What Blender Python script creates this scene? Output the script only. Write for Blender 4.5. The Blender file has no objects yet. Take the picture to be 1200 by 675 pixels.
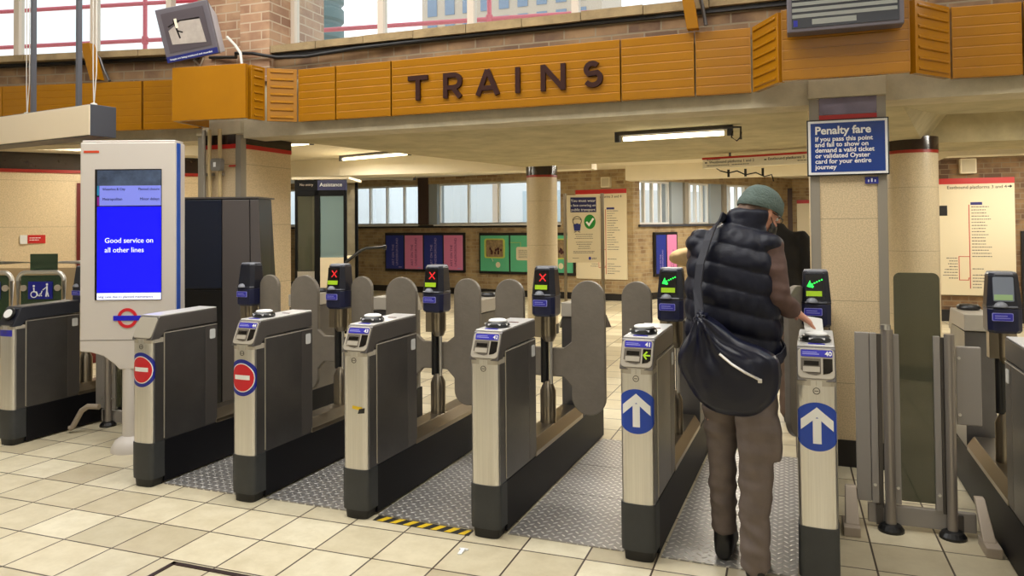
import bpy, bmesh, math, random
from mathutils import Vector, Matrix, Euler, noise
PI = math.pi
S = bpy.context.scene
COL = S.collection
random.seed(7)

# ------------------------------------------------------------------ camera, world, sun, exposure
cam_d = bpy.data.cameras.new('camera'); cam = bpy.data.objects.new('camera', cam_d); COL.objects.link(cam)
YAW, PIT, ROLL = -0.3513, 0.0208, -0.0086
fw = Vector((math.sin(YAW)*math.cos(PIT), math.cos(YAW)*math.cos(PIT), math.sin(PIT)))
rt = Vector((math.cos(YAW), -math.sin(YAW), 0)); up = rt.cross(fw)
r2 = rt*math.cos(ROLL) + up*math.sin(ROLL); u2 = -rt*math.sin(ROLL) + up*math.cos(ROLL)
cam.matrix_world = Matrix(((r2.x, u2.x, -fw.x, 0), (r2.y, u2.y, -fw.y, 0), (r2.z, u2.z, -fw.z, 1.483), (0, 0, 0, 1)))
cam_d.sensor_width = 36.0; cam_d.lens = 880.0/1200*36
cam_d.shift_y = -(337.5-245.0)/1200
cam_d.clip_start = 0.05; cam_d.clip_end = 200
S.camera = cam

W = bpy.data.worlds.new('sky'); S.world = W; W.use_nodes = True
bg = W.node_tree.nodes['Background']
bg.inputs['Strength'].default_value = 1.5
wtc = W.node_tree.nodes.new('ShaderNodeTexCoord'); wns = W.node_tree.nodes.new('ShaderNodeTexNoise'); wrp = W.node_tree.nodes.new('ShaderNodeValToRGB')
wns.inputs['Scale'].default_value = 3.0; wns.inputs['Detail'].default_value = 5
wrp.color_ramp.elements[0].position = 0.36; wrp.color_ramp.elements[0].color = (0.50, 0.64, 0.72, 1)
wrp.color_ramp.elements[1].position = 0.52; wrp.color_ramp.elements[1].color = (1.0, 1.0, 1.0, 1)
W.node_tree.links.new(wtc.outputs['Generated'], wns.inputs['Vector']); W.node_tree.links.new(wns.outputs['Fac'], wrp.inputs['Fac']); W.node_tree.links.new(wrp.outputs['Color'], bg.inputs['Color'])
S.view_settings.view_transform = 'Standard'; S.view_settings.look = 'None'
S.view_settings.exposure = 0.25; S.view_settings.gamma = 1.0
S.view_settings.use_curve_mapping = False

def area_light(name, loc, rot, sx, sy, power, color=(1, 1, 1)):
    d = bpy.data.lights.new(name, 'AREA'); d.shape = 'RECTANGLE'; d.size = sx; d.size_y = sy
    d.energy = power; d.color = color
    o = bpy.data.objects.new(name, d); COL.objects.link(o); o.location = loc; o.rotation_euler = rot
    return o
# area lights added for the hall's overhead daylight; no roof openings are modelled
area_light('hall_overhead_fill', (-2.8, 3.0, 4.30), (0, 0, 0), 5.5, 2.2, 200, (1.0, 0.99, 0.965))
area_light('hall_overhead_fill', (2.0, 3.2, 4.30), (0, 0, 0), 2.4, 1.6, 48, (1.0, 0.97, 0.92))
area_light('hall_overhead_fill', (1.0, -2.9, 4.30), (0, 0, 0), 3.4, 1.3, 62, (1.0, 0.99, 0.965))  # added behind the camera to brighten gate noses and glint on the right fascia

# ------------------------------------------------------------------ materials
def sr(c):
    return tuple(((x/255)/12.92 if x/255 <= 0.04045 else ((x/255+0.055)/1.055)**2.4) for x in c)
MATS = {}
def mat(name, rgb, rough=0.5, metal=0.0, var=0.0, vscale=6.0, bump=0.0, bscale=40.0, emit=0.0, spec=0.5, stretch=None, alpha=None):
    if name in MATS: return MATS[name]
    m = bpy.data.materials.new(name); m.use_nodes = True
    nt = m.node_tree; b = nt.nodes['Principled BSDF']
    c = sr(rgb)
    b.inputs['Base Color'].default_value = (*c, 1); b.inputs['Roughness'].default_value = rough
    b.inputs['Metallic'].default_value = metal; b.inputs['Specular IOR Level'].default_value = spec
    tc = nt.nodes.new('ShaderNodeTexCoord'); co = tc.outputs['Object']
    if stretch:
        mp = nt.nodes.new('ShaderNodeMapping'); mp.inputs['Scale'].default_value = stretch
        nt.links.new(co, mp.inputs['Vector']); co = mp.outputs['Vector']
    if var > 0:
        n = nt.nodes.new('ShaderNodeTexNoise'); n.inputs['Scale'].default_value = vscale; n.inputs['Detail'].default_value = 5
        n.inputs['Roughness'].default_value = 0.65
        r = nt.nodes.new('ShaderNodeValToRGB')
        r.color_ramp.elements[0].position = 0.30; r.color_ramp.elements[1].position = 0.70
        r.color_ramp.elements[0].color = (*[x*(1-var) for x in c], 1); r.color_ramp.elements[1].color = (*[min(1, x*(1+var*0.6)) for x in c], 1)
        nt.links.new(co, n.inputs['Vector']); nt.links.new(n.outputs['Fac'], r.inputs['Fac']); nt.links.new(r.outputs['Color'], b.inputs['Base Color'])
    if bump > 0:
        n2 = nt.nodes.new('ShaderNodeTexNoise'); n2.inputs['Scale'].default_value = bscale; n2.inputs['Detail'].default_value = 3
        bp = nt.nodes.new('ShaderNodeBump'); bp.inputs['Strength'].default_value = bump; bp.inputs['Distance'].default_value = 0.01
        nt.links.new(co, n2.inputs['Vector']); nt.links.new(n2.outputs['Fac'], bp.inputs['Height']); nt.links.new(bp.outputs['Normal'], b.inputs['Normal'])
    if emit > 0:
        b.inputs['Emission Color'].default_value = (*c, 1); b.inputs['Emission Strength'].default_value = emit
    MATS[name] = m
    return m

def mat_tiles():
    m = bpy.data.materials.new('floor_tiles'); m.use_nodes = True; nt = m.node_tree; N = nt.nodes; L = nt.links
    b = N['Principled BSDF']; tc = N.new('ShaderNodeTexCoord')
    mp = N.new('ShaderNodeMapping'); mp.inputs['Location'].default_value = (3.564/0.3, -2.654/0.3, 0); mp.inputs['Scale'].default_value = (1/0.3,)*3
    L.new(tc.outputs['Object'], mp.inputs['Vector'])
    fl = N.new('ShaderNodeVectorMath'); fl.operation = 'FLOOR'; L.new(mp.outputs['Vector'], fl.inputs[0])
    fr = N.new('ShaderNodeVectorMath'); fr.operation = 'FRACTION'; L.new(mp.outputs['Vector'], fr.inputs[0])
    wn = N.new('ShaderNodeTexWhiteNoise'); wn.noise_dimensions = '2D'; L.new(fl.outputs['Vector'], wn.inputs['Vector'])
    ramp = N.new('ShaderNodeValToRGB')
    cols = [(0.0, (188, 176, 148)), (0.3, (208, 197, 168)), (0.6, (218, 207, 178)), (0.85, (226, 217, 190)), (1.0, (198, 188, 160))]
    ramp.color_ramp.elements[0].position = 0; ramp.color_ramp.elements[0].color = (*sr(cols[0][1]), 1)
    ramp.color_ramp.elements[1].position = 1; ramp.color_ramp.elements[1].color = (*sr(cols[-1][1]), 1)
    for p, c in cols[1:-1]:
        e = ramp.color_ramp.elements.new(p); e.color = (*sr(c), 1)
    L.new(wn.outputs['Value'], ramp.inputs['Fac'])
    ns = N.new('ShaderNodeTexNoise'); ns.inputs['Scale'].default_value = 9; ns.inputs['Detail'].default_value = 8; ns.inputs['Roughness'].default_value = 0.7
    L.new(tc.outputs['Object'], ns.inputs['Vector'])
    mx = N.new('ShaderNodeMixRGB'); mx.blend_type = 'MULTIPLY'; mx.inputs['Fac'].default_value = 0.55
    r2_ = N.new('ShaderNodeValToRGB'); r2_.color_ramp.elements[0].position = 0.3; r2_.color_ramp.elements[0].color = (0.72, 0.68, 0.60, 1)
    r2_.color_ramp.elements[1].position = 0.6; r2_.color_ramp.elements[1].color = (1, 1, 1, 1)
    L.new(ns.outputs['Fac'], r2_.inputs['Fac']); L.new(ramp.outputs['Color'], mx.inputs[1]); L.new(r2_.outputs['Color'], mx.inputs[2])
    sep = N.new('ShaderNodeSeparateXYZ'); L.new(fr.outputs['Vector'], sep.inputs[0])
    def edge(o):
        a = N.new('ShaderNodeMath'); a.operation = 'SUBTRACT'; a.inputs[1].default_value = 0.5; L.new(o, a.inputs[0])
        c = N.new('ShaderNodeMath'); c.operation = 'ABSOLUTE'; L.new(a.outputs[0], c.inputs[0]); return c.outputs[0]
    mxm = N.new('ShaderNodeMath'); mxm.operation = 'MAXIMUM'; L.new(edge(sep.outputs[0]), mxm.inputs[0]); L.new(edge(sep.outputs[1]), mxm.inputs[1])
    gr = N.new('ShaderNodeMath'); gr.operation = 'GREATER_THAN'; gr.inputs[1].default_value = 0.486; L.new(mxm.outputs[0], gr.inputs[0])
    fin = N.new('ShaderNodeMixRGB'); L.new(gr.outputs[0], fin.inputs['Fac']); L.new(mx.outputs['Color'], fin.inputs[1]); fin.inputs[2].default_value = (*sr((72, 60, 50)), 1)
    L.new(fin.outputs['Color'], b.inputs['Base Color'])
    rr = N.new('ShaderNodeMapRange'); L.new(ns.outputs['Fac'], rr.inputs['Value']); rr.inputs['From Min'].default_value = 0.3; rr.inputs['From Max'].default_value = 0.7
    rr.inputs['To Min'].default_value = 0.30; rr.inputs['To Max'].default_value = 0.50
    L.new(rr.outputs[0], b.inputs['Roughness'])
    bp = N.new('ShaderNodeBump'); bp.inputs['Strength'].default_value = 0.4; bp.inputs['Distance'].default_value = 0.004; bp.invert = True
    L.new(gr.outputs[0], bp.inputs['Height']); L.new(bp.outputs['Normal'], b.inputs['Normal'])
    return m

def mat_brick(name, c1, c2, c3, mortar, axes='XZ', bw=0.225, bh=0.075):
    m = bpy.data.materials.new(name); m.use_nodes = True; nt = m.node_tree; N = nt.nodes; L = nt.links
    b = N['Principled BSDF']; tc = N.new('ShaderNodeTexCoord'); sp = N.new('ShaderNodeSeparateXYZ'); L.new(tc.outputs['Object'], sp.inputs[0])
    cb = N.new('ShaderNodeCombineXYZ')
    ad = N.new('ShaderNodeMath'); ad.operation = 'ADD'; L.new(sp.outputs[0], ad.inputs[0]); L.new(sp.outputs[1], ad.inputs[1])
    L.new(ad.outputs[0], cb.inputs[0]); L.new(sp.outputs[2], cb.inputs[1])
    br = N.new('ShaderNodeTexBrick'); L.new(cb.outputs[0], br.inputs['Vector'])
    br.inputs['Scale'].default_value = 1.0; br.inputs['Brick Width'].default_value = bw; br.inputs['Row Height'].default_value = bh
    br.inputs['Mortar Size'].default_value = 0.006; br.inputs['Mortar Smooth'].default_value = 0.2; br.inputs['Bias'].default_value = 0.0
    br.inputs['Color1'].default_value = (*sr(c1), 1); br.inputs['Color2'].default_value = (*sr(c2), 1); br.inputs['Mortar'].default_value = (*sr(mortar), 1)
    ns = N.new('ShaderNodeTexNoise'); ns.inputs['Scale'].default_value = 5; ns.inputs['Detail'].default_value = 4; L.new(tc.outputs['Object'], ns.inputs['Vector'])
    rp = N.new('ShaderNodeValToRGB'); rp.color_ramp.elements[0].position = 0.42; rp.color_ramp.elements[1].position = 0.62
    rp.color_ramp.elements[0].color = (0, 0, 0, 1); rp.color_ramp.elements[1].color = (0.7, 0.7, 0.7, 1)
    L.new(ns.outputs['Fac'], rp.inputs['Fac'])
    mx = N.new('ShaderNodeMixRGB'); L.new(rp.outputs['Color'], mx.inputs['Fac']); L.new(br.outputs['Color'], mx.inputs[1]); mx.inputs[2].default_value = (*sr(c3), 1)
    n2 = N.new('ShaderNodeMixRGB'); L.new(br.outputs['Fac'], n2.inputs['Fac']); L.new(mx.outputs['Color'], n2.inputs[1]); n2.inputs[2].default_value = (*sr(mortar), 1)
    L.new(n2.outputs['Color'], b.inputs['Base Color']); b.inputs['Roughness'].default_value = 0.75
    bp = N.new('ShaderNodeBump'); bp.inputs['Strength'].default_value = 0.5; bp.inputs['Distance'].default_value = 0.006; bp.invert = True
    L.new(br.outputs['Fac'], bp.inputs['Height']); L.new(bp.outputs['Normal'], b.inputs['Normal'])
    return m

def mat_slabs(name, rgb, bw=0.45, bh=0.5, line=0.004, speck=0.16, rough=0.35):
    """terrazzo facing slabs with thin joints"""
    m = bpy.data.materials.new(name); m.use_nodes = True; nt = m.node_tree; N = nt.nodes; L = nt.links
    b = N['Principled BSDF']; tc = N.new('ShaderNodeTexCoord'); sp = N.new('ShaderNodeSeparateXYZ'); L.new(tc.outputs['Object'], sp.inputs[0])
    c = sr(rgb)
    ns = N.new('ShaderNodeTexNoise'); ns.inputs['Scale'].default_value = 140; ns.inputs['Detail'].default_value = 2; L.new(tc.outputs['Object'], ns.inputs['Vector'])
    rp = N.new('ShaderNodeValToRGB'); rp.color_ramp.elements[0].position = 0.4; rp.color_ramp.elements[1].position = 0.6
    rp.color_ramp.elements[0].color = (*[x*(1-speck) for x in c], 1); rp.color_ramp.elements[1].color = (*[min(1, x*(1+speck*0.5)) for x in c], 1)
    L.new(ns.outputs['Fac'], rp.inputs['Fac'])
    w = N.new('ShaderNodeMath'); w.operation = 'WRAP'; w.inputs[1].default_value = bh; w.inputs[2].default_value = 0; L.new(sp.outputs[2], w.inputs[0])
    lt = N.new('ShaderNodeMath'); lt.operation = 'LESS_THAN'; lt.inputs[1].default_value = line; L.new(w.outputs[0], lt.inputs[0])
    mx = N.new('ShaderNodeMixRGB'); L.new(lt.outputs[0], mx.inputs['Fac']); L.new(rp.outputs['Color'], mx.inputs[1]); mx.inputs[2].default_value = (*[x*0.55 for x in c], 1)
    L.new(mx.outputs['Color'], b.inputs['Base Color']); b.inputs['Roughness'].default_value = rough
    return m

def mat_tread():
    m = bpy.data.materials.new('tread_plate_steel'); m.use_nodes = True; nt = m.node_tree; N = nt.nodes; L = nt.links
    b = N['Principled BSDF']; b.inputs['Metallic'].default_value = 0.55; b.inputs['Roughness'].default_value = 0.36
    b.inputs['Base Color'].default_value = (*sr((186, 182, 176)), 1)
    tc = N.new('ShaderNodeTexCoord'); mp = N.new('ShaderNodeMapping'); mp.inputs['Scale'].default_value = (27, 27, 27); mp.inputs['Rotation'].default_value = (0, 0, PI/4)
    L.new(tc.outputs['Object'], mp.inputs['Vector'])
    fl = N.new('ShaderNodeVectorMath'); fl.operation = 'FLOOR'; L.new(mp.outputs['Vector'], fl.inputs[0])
    fr = N.new('ShaderNodeVectorMath'); fr.operation = 'FRACTION'; L.new(mp.outputs['Vector'], fr.inputs[0])
    s1 = N.new('ShaderNodeSeparateXYZ'); L.new(fl.outputs[0], s1.inputs[0]); s2 = N.new('ShaderNodeSeparateXYZ'); L.new(fr.outputs[0], s2.inputs[0])
    def mth(op, a, v=None, v2=None):
        n = N.new('ShaderNodeMath'); n.operation = op
        if isinstance(a, float): n.inputs[0].default_value = a
        else: L.new(a, n.inputs[0])
        if v is not None:
            if isinstance(v, float): n.inputs[1].default_value = v
            else: L.new(v, n.inputs[1])
        return n.outputs[0]
    par = mth('MODULO', mth('ABSOLUTE', mth('ADD', s1.outputs[0], s1.outputs[1])), 2.0)
    dx = mth('ABSOLUTE', mth('SUBTRACT', s2.outputs[0], 0.5)); dy = mth('ABSOLUTE', mth('SUBTRACT', s2.outputs[1], 0.5))
    a1 = mth('ADD', mth('POWER', mth('DIVIDE', dx, 0.46), 2.0), mth('POWER', mth('DIVIDE', dy, 0.16), 2.0))
    a2 = mth('ADD', mth('POWER', mth('DIVIDE', dy, 0.46), 2.0), mth('POWER', mth('DIVIDE', dx, 0.16), 2.0))
    pg = mth('GREATER_THAN', par, 0.5)
    mix = N.new('ShaderNodeMixRGB'); L.new(pg, mix.inputs['Fac']); L.new(a1, mix.inputs[1]); L.new(a2, mix.inputs[2])
    h = mth('SUBTRACT', 1.0, mix.outputs['Color']); h = mth('MAXIMUM', h, 0.0)
    hc = mth('MINIMUM', mth('MULTIPLY', h, 1.6), 1.0)
    cm = N.new('ShaderNodeMixRGB'); L.new(hc, cm.inputs['Fac']); cm.inputs[1].default_value = (*sr((166, 162, 158)), 1); cm.inputs[2].default_value = (*sr((238, 234, 228)), 1)
    L.new(cm.outputs['Color'], b.inputs['Base Color'])
    bp = N.new('ShaderNodeBump'); bp.inputs['Strength'].default_value = 0.9; bp.inputs['Distance'].default_value = 0.004
    L.new(h, bp.inputs['Height']); L.new(bp.outputs['Normal'], b.inputs['Normal'])
    return m

def mat_glass(name, tint, alpha, rough=0.05):
    m = bpy.data.materials.new(name); m.use_nodes = True; nt = m.node_tree; N = nt.nodes; L = nt.links
    b = N['Principled BSDF']; b.inputs['Base Color'].default_value = (*sr(tint), 1); b.inputs['Roughness'].default_value = rough
    tr = N.new('ShaderNodeBsdfTransparent'); tr.inputs['Color'].default_value = (*[min(1, 0.45+0.55*x) for x in sr(tint)], 1)
    mx = N.new('ShaderNodeMixShader'); mx.inputs['Fac'].default_value = alpha
    L.new(tr.outputs[0], mx.inputs[1]); L.new(b.outputs[0], mx.inputs[2]); L.new(mx.outputs[0], N['Material Output'].inputs['Surface'])
    return m

M = dict(
 tiles=mat_tiles(), tread=mat_tread(),
 brick=mat_brick('brown_brick', (126, 96, 66), (92, 66, 46), (150, 118, 80), (132, 116, 92)),
 brick_b=mat_brick('buff_brick', (170, 146, 108), (134, 106, 74), (186, 162, 120), (172, 156, 126)),
 brick_red=mat_brick('russet_brick', (168, 130, 100), (136, 98, 74), (184, 148, 114), (184, 162, 136)),
 terrazzo=mat_slabs('beige_terrazzo', (216, 193, 154)),
 terrazzo_col=mat_slabs('beige_terrazzo_column', (204, 188, 158), bh=0.60),
 concrete=mat('weathered_concrete', (196, 184, 156), 0.85, var=0.16, vscale=7, bump=0.35, bscale=18),
 soffit=mat('stained_concrete_soffit', (178, 166, 132), 0.85, var=0.24, vscale=3.2, bump=0.3, bscale=9),
 cream=mat('cream_paint', (228, 217, 192), 0.6, var=0.05, vscale=2),
 white_paint=mat('white_paint', (226, 224, 218), 0.5),
 amber=mat('amber_enamel', (158, 104, 8), 0.24, var=0.08, vscale=2.5, spec=0.55),
 amber_line=mat('dark_letter_bronze', (48, 20, 12), 0.6, spec=0.2), booth_black=mat('booth_black', (9, 9, 10), 0.6, spec=0.15),
 sill=mat('weathered_sill', (150, 128, 92), 0.85, var=0.35, vscale=5, bump=0.4),
 frame_white=mat('white_window_frame', (232, 230, 226), 0.4), frame_old=mat('worn_window_frame', (206, 192, 176), 0.5),
 dark_red=mat('oxblood_paint', (96, 26, 20), 0.4), red=mat('signal_red', (190, 34, 26), 0.4), red_dark=mat('red_tile_line', (150, 36, 22), 0.35),
 black_tile=mat('dark_glazed_tile', (46, 32, 28), 0.15, var=0.35, vscale=9, spec=0.7),
 skirting=mat('dark_skirting', (26, 22, 22), 0.4),
 steel=mat('brushed_steel', (216, 213, 208), 0.28, 0.9, var=0.10, vscale=3, stretch=(60, 60, 0.6)),
 steel_side=mat('dull_steel_side', (108, 106, 106), 0.34, 0.8, var=0.12, vscale=5),
 steel_lid=mat('grey_lid', (112, 108, 106), 0.42, 0.75),
 steel_mid=mat('satin_steel_post', (150, 140, 124), 0.30, 1.0),
 top_white=mat('pale_top_plate', (214, 212, 210), 0.32, 0.25),
 console=mat('pale_grey_console', (176, 168, 154), 0.4, 0.15),
 plinth=mat('charcoal_plinth', (50, 52, 54), 0.5, var=0.2, vscale=7),
 plinth_blue=mat('black_plinth_side', (11, 11, 17), 0.5, spec=0.2), foot=mat('black_foot', (18, 17, 17), 0.5),
 head=mat('navy_black_plastic', (20, 22, 34), 0.28), head_base=mat('navy_plastic', (24, 28, 58), 0.3), collar_blue=mat('grey_bump', (120, 122, 130), 0.35),
 screen=mat('dark_screen', (18, 14, 14), 0.12), pale_screen=mat('pale_reflecting_screen', (120, 128, 142), 0.15),
 yellow_led=mat('yellow_green_strip', (150, 186, 30), 0.4, emit=0.22), pale_led=mat('pale_green_strip', (150, 180, 130), 0.4),
 red_led=mat('red_led', (200, 34, 36), 0.4, emit=0.6), green_led=mat('green_led', (40, 240, 80), 0.4, emit=1.3),
 blue_label=mat('blue_label', (48, 46, 170), 0.4), label_line=mat('label_print', (150, 150, 220), 0.5), white=mat('white_print', (238, 238, 236), 0.5),
 paddle=mat('grey_brown_paddle', (118, 110, 99), 0.45, var=0.10, vscale=14, bump=0.1, bscale=60), paddle_edge=mat('paddle_edge_trim', (72, 64, 56), 0.4),
 rubber=mat('black_rubber', (16, 16, 17), 0.35), sensor=mat('white_sensor', (214, 214, 212), 0.3),
 sign_blue=mat('sign_blue', (24, 66, 170), 0.3), sign_navy=mat('sign_navy', (20, 32, 116), 0.35), roundel_blue=mat('roundel_blue', (28, 38, 140), 0.35), sign_red=mat('sign_red', (206, 30, 42), 0.35),
 penalty_blue=mat('penalty_blue', (8, 54, 136), 0.25), black=mat('black_print', (24, 24, 26), 0.5), grey_print=mat('grey_print', (110, 104, 98), 0.6),
 yellow=mat('hazard_yellow', (226, 190, 36), 0.5), hazard_black=mat('hazard_black', (36, 34, 32), 0.6),
 grey_paint=mat('grey_powder_coat', (152, 146, 140), 0.45, 0.1), gate_post=mat('satin_gate_post', (150, 142, 134), 0.35, 0.5), grey_dark=mat('dark_grey_steel', (84, 80, 78), 0.35, 0.7), grey_light=mat('pale_grey_bracket', (168, 154, 138), 0.45, 0.1),
 tinted=mat_glass('tinted_glass', (92, 92, 72), 0.55), glass=mat_glass('clear_glass', (244, 250, 252), 0.05), green_glass=mat_glass('green_glass', (52, 74, 52), 0.72), booth_glass=mat_glass('booth_glass', (150, 176, 180), 0.45),
 kiosk=mat('pale_kiosk_shell', (206, 198, 190), 0.4), kiosk_blue=mat('blue_edge_strip', (20, 80, 180), 0.4),
 screen_blue=mat('screen_blue', (6, 4, 214), 0.3, emit=0.9), screen_lilac=mat('screen_lilac', (110, 118, 200), 0.3, emit=0.55), screen_top=mat('screen_photo', (96, 104, 130), 0.3, var=0.6, vscale=9, emit=0.0), screen_teal=mat('screen_teal', (30, 110, 150), 0.3, emit=0.4), screen_plum=mat('screen_plum', (110, 20, 110), 0.3, emit=0.5),
 screen_white=mat('screen_white', (216, 220, 246), 0.3, emit=0.75), screen_navy=mat('screen_text_navy', (20, 24, 90), 0.4),
 machine_navy=mat('machine_navy_panel', (18, 26, 42), 0.3), machine_grey=mat('machine_grey_panel', (78, 72, 70), 0.4), machine_black=mat('machine_black', (8, 8, 9), 0.35),
 sign_cream=mat('cream_sign_face', (226, 208, 178), 0.4), sign_dark=mat('slate_grey_case', (62, 64, 72), 0.45), rod=mat('grey_rod', (92, 92, 98), 0.4, 0.4), wire=mat('cable_white', (206, 200, 190), 0.5), cable=mat('black_cable', (18, 16, 16), 0.5),
 map_cream=mat('map_cream', (228, 214, 182), 0.4), sign_board=mat('hanging_sign_cream', (246, 238, 218), 0.4), purple=mat('poster_indigo', (40, 54, 146), 0.4), pink=mat('poster_pink', (232, 138, 186), 0.4), green=mat('poster_green', (92, 184, 140), 0.4), lime=mat('poster_lime', (190, 200, 90), 0.45), poster_text=mat('poster_lilac_text', (188, 166, 220), 0.5), poster_text2=mat('poster_plum_text', (110, 40, 90), 0.5),
 tube=mat('lit_fluorescent_tube', (255, 244, 206), 0.4, emit=5.0), tube_off=mat('pale_diffuser', (210, 206, 190), 0.4),
 pipe_red=mat('red_painted_pipe', (196, 62, 84), 0.4), tank=mat('teal_ribbed_tank', (34, 78, 82), 0.5), conduit=mat('cream_conduit', (196, 172, 124), 0.5), conduit_grey=mat('grey_conduit', (150, 142, 128), 0.45, 0.2), junction=mat('grey_junction_box', (128, 122, 114), 0.5),
 plastic=mat_glass('plastic_sheet', (236, 242, 246), 0.45, 0.25), render_w=mat('white_render', (232, 234, 236), 0.7), reveal=mat('grey_reveal', (150, 158, 164), 0.6), brown_pier=mat('dark_brown_pier', (66, 46, 38), 0.6),
 facade=mat('cream_facade', (178, 160, 140), 0.7), facade_glass=mat('facade_window', (96, 116, 140), 0.15), monitor_case=mat('monitor_grey_case', (92, 86, 92), 0.4), monitor_side=mat('monitor_silver', (196, 196, 204), 0.4), cctv_floor=mat('cctv_picture_floor', (150, 140, 130), 0.4, var=0.3, vscale=8, emit=0.35), cctv_dark=mat('cctv_picture_dark', (70, 62, 66), 0.4, emit=0.15),
 departure=mat('departure_grey', (116, 116, 108), 0.3, emit=0.25), departure_dark=mat('departure_black', (14, 14, 22), 0.2),
)
# ------------------------------------------------------------------ mesh helpers
class MB:
    def __init__(s, M_=None):
        s.bm = bmesh.new(); s.M = M_ or Matrix.Identity(4)
    def v(s, p): return s.bm.verts.new(s.M @ Vector(p))
    def face(s, pts):
        try: return s.bm.faces.new([s.v(p) for p in pts])
        except ValueError: return None
    def box(s, x0, x1, y0, y1, z0, z1):
        return s.hexa([(x0, y0, z0), (x1, y0, z0), (x1, y1, z0), (x0, y1, z0)], [(x0, y0, z1), (x1, y0, z1), (x1, y1, z1), (x0, y1, z1)])
    def hexa(s, bot, top): return s.loft([bot, top])
    def loft(s, rings, cap=True, closed=True):
        R = [[s.v(p) for p in r] for r in rings]; n = len(R[0])
        for a, b in zip(R, R[1:]):
            for i in range(n if closed else n-1):
                j = (i+1) % n
                try: s.bm.faces.new((a[i], a[j], b[j], b[i]))
                except ValueError: pass
        if cap:
            for r in (R[0][::-1], R[-1]):
                try: s.bm.faces.new(r)
                except ValueError: pass
        return s
    def prism_y(s, poly, y0, y1):                 # polygon in (x,z)
        return s.loft([[(x, y0, z) for x, z in poly], [(x, y1, z) for x, z in poly]])
    def prism_x(s, poly, x0, x1):                 # polygon in (y,z)
        return s.loft([[(x0, y, z) for y, z in poly], [(x1, y, z) for y, z in poly]])
    def prism_z(s, poly, z0, z1):
        return s.loft([[(x, y, z0) for x, y in poly], [(x, y, z1) for x, y in poly]])
    def cyl(s, p0, p1, r0, r1=None, n=16):
        return s.tube([p0, p1], [r0, r0 if r1 is None else r1], n)
    def tube(s, pts, r, n=10):
        pts = [Vector(p) for p in pts]
        rs = r if isinstance(r, (list, tuple)) else [r]*len(pts)
        rings = []; ref = None
        for i, p in enumerate(pts):
            t = (pts[min(i+1, len(pts)-1)] - pts[max(i-1, 0)])
            t = t.normalized() if t.length > 1e-9 else Vector((0, 0, 1))
            if ref is None: ref = Vector((0, 0, 1)) if abs(t.z) < 0.9 else Vector((1, 0, 0))
            a = t.cross(ref)
            if a.length < 1e-6: a = t.orthogonal()
            a.normalize(); b = t.cross(a).normalized(); ref = -t.cross(a).cross(t) if False else ref
            rings.append([tuple(p + a*math.cos(q*2*PI/n)*rs[i] + b*math.sin(q*2*PI/n)*rs[i]) for q in range(n)])
        return s.loft(rings)
    def lathe(s, prof, c=(0, 0, 0), n=24):        # prof (r,z)
        return s.loft([[(c[0]+r*math.cos(2*PI*i/n), c[1]+r*math.sin(2*PI*i/n), c[2]+z) for i in range(n)] for r, z in prof])
    def stroke(s, pts, w, y0, y1):                # fat polyline in XZ, extruded in Y
        n = len(pts); Lf = []; Rt = []
        for i in range(n):
            p = Vector(pts[i]); a = Vector(pts[max(i-1, 0)]); b = Vector(pts[min(i+1, n-1)])
            d1 = (p-a).normalized() if i > 0 else (b-p).normalized(); d2 = (b-p).normalized() if i < n-1 else d1
            t = (d1+d2); t = t.normalized() if t.length > 1e-6 else d1
            nn = Vector((-t.y, t.x)); k = 1/max(0.4, nn.dot(Vector((-d1.y, d1.x))))
            Lf.append(p+nn*w/2*k); Rt.append(p-nn*w/2*k)
        for i in range(n-1):
            q = [Lf[i], Lf[i+1], Rt[i+1], Rt[i]]
            s.prism_y([(x.x, x.y) for x in q], y0, y1)
        return s
    def disc(s, cx, cz, rx, rz, y0, y1, n=32): return s.prism_y([(cx+rx*math.cos(2*PI*i/n), cz+rz*math.sin(2*PI*i/n)) for i in range(n)], y0, y1)
    def ring(s, cx, cz, r0, r1, y0, y1, n=32):
        for i in range(n):
            a, b = 2*PI*i/n, 2*PI*(i+1)/n
            s.prism_y([(cx+r0*math.cos(a), cz+r0*math.sin(a)), (cx+r1*math.cos(a), cz+r1*math.sin(a)), (cx+r1*math.cos(b), cz+r1*math.sin(b)), (cx+r0*math.cos(b), cz+r0*math.sin(b))], y0, y1)
        return s
    def mesh(s, name):
        bmesh.ops.recalc_face_normals(s.bm, faces=s.bm.faces)
        me = bpy.data.meshes.new(name); s.bm.to_mesh(me); s.bm.free(); return me
    def build(s, name, m, parent=None, smooth=False, bevel=0.0, seg=2):
        me = s.mesh(name); me.materials.append(m)
        if smooth:
            me.polygons.foreach_set('use_smooth', [True]*len(me.polygons))
            try: me.set_sharp_from_angle(angle=math.radians(40))
            except Exception: pass
        o = bpy.data.objects.new(name, me); COL.objects.link(o)
        if parent is not None: o.parent = parent
        if bevel > 0:
            b = o.modifiers.new('bevel', 'BEVEL'); b.width = bevel; b.segments = seg; b.limit_method = 'ANGLE'; b.angle_limit = math.radians(40)
        return o

def tag(o, label=None, cat=None, group=None, kind=None):
    if label: o['label'] = label
    if cat: o['category'] = cat
    if group: o['group'] = group
    if kind: o['kind'] = kind
    return o
def thing(name, label, cat, loc=(0, 0, 0), rz=0, group=None):
    o = bpy.data.objects.new(name, None); COL.objects.link(o); o.empty_display_size = 0.1
    o.location = loc; o.rotation_euler = (0, 0, rz); return tag(o, label, cat, group)
def struct(o): o['kind'] = 'structure'; return o
def part(o, label): o['label'] = label; return o

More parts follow.
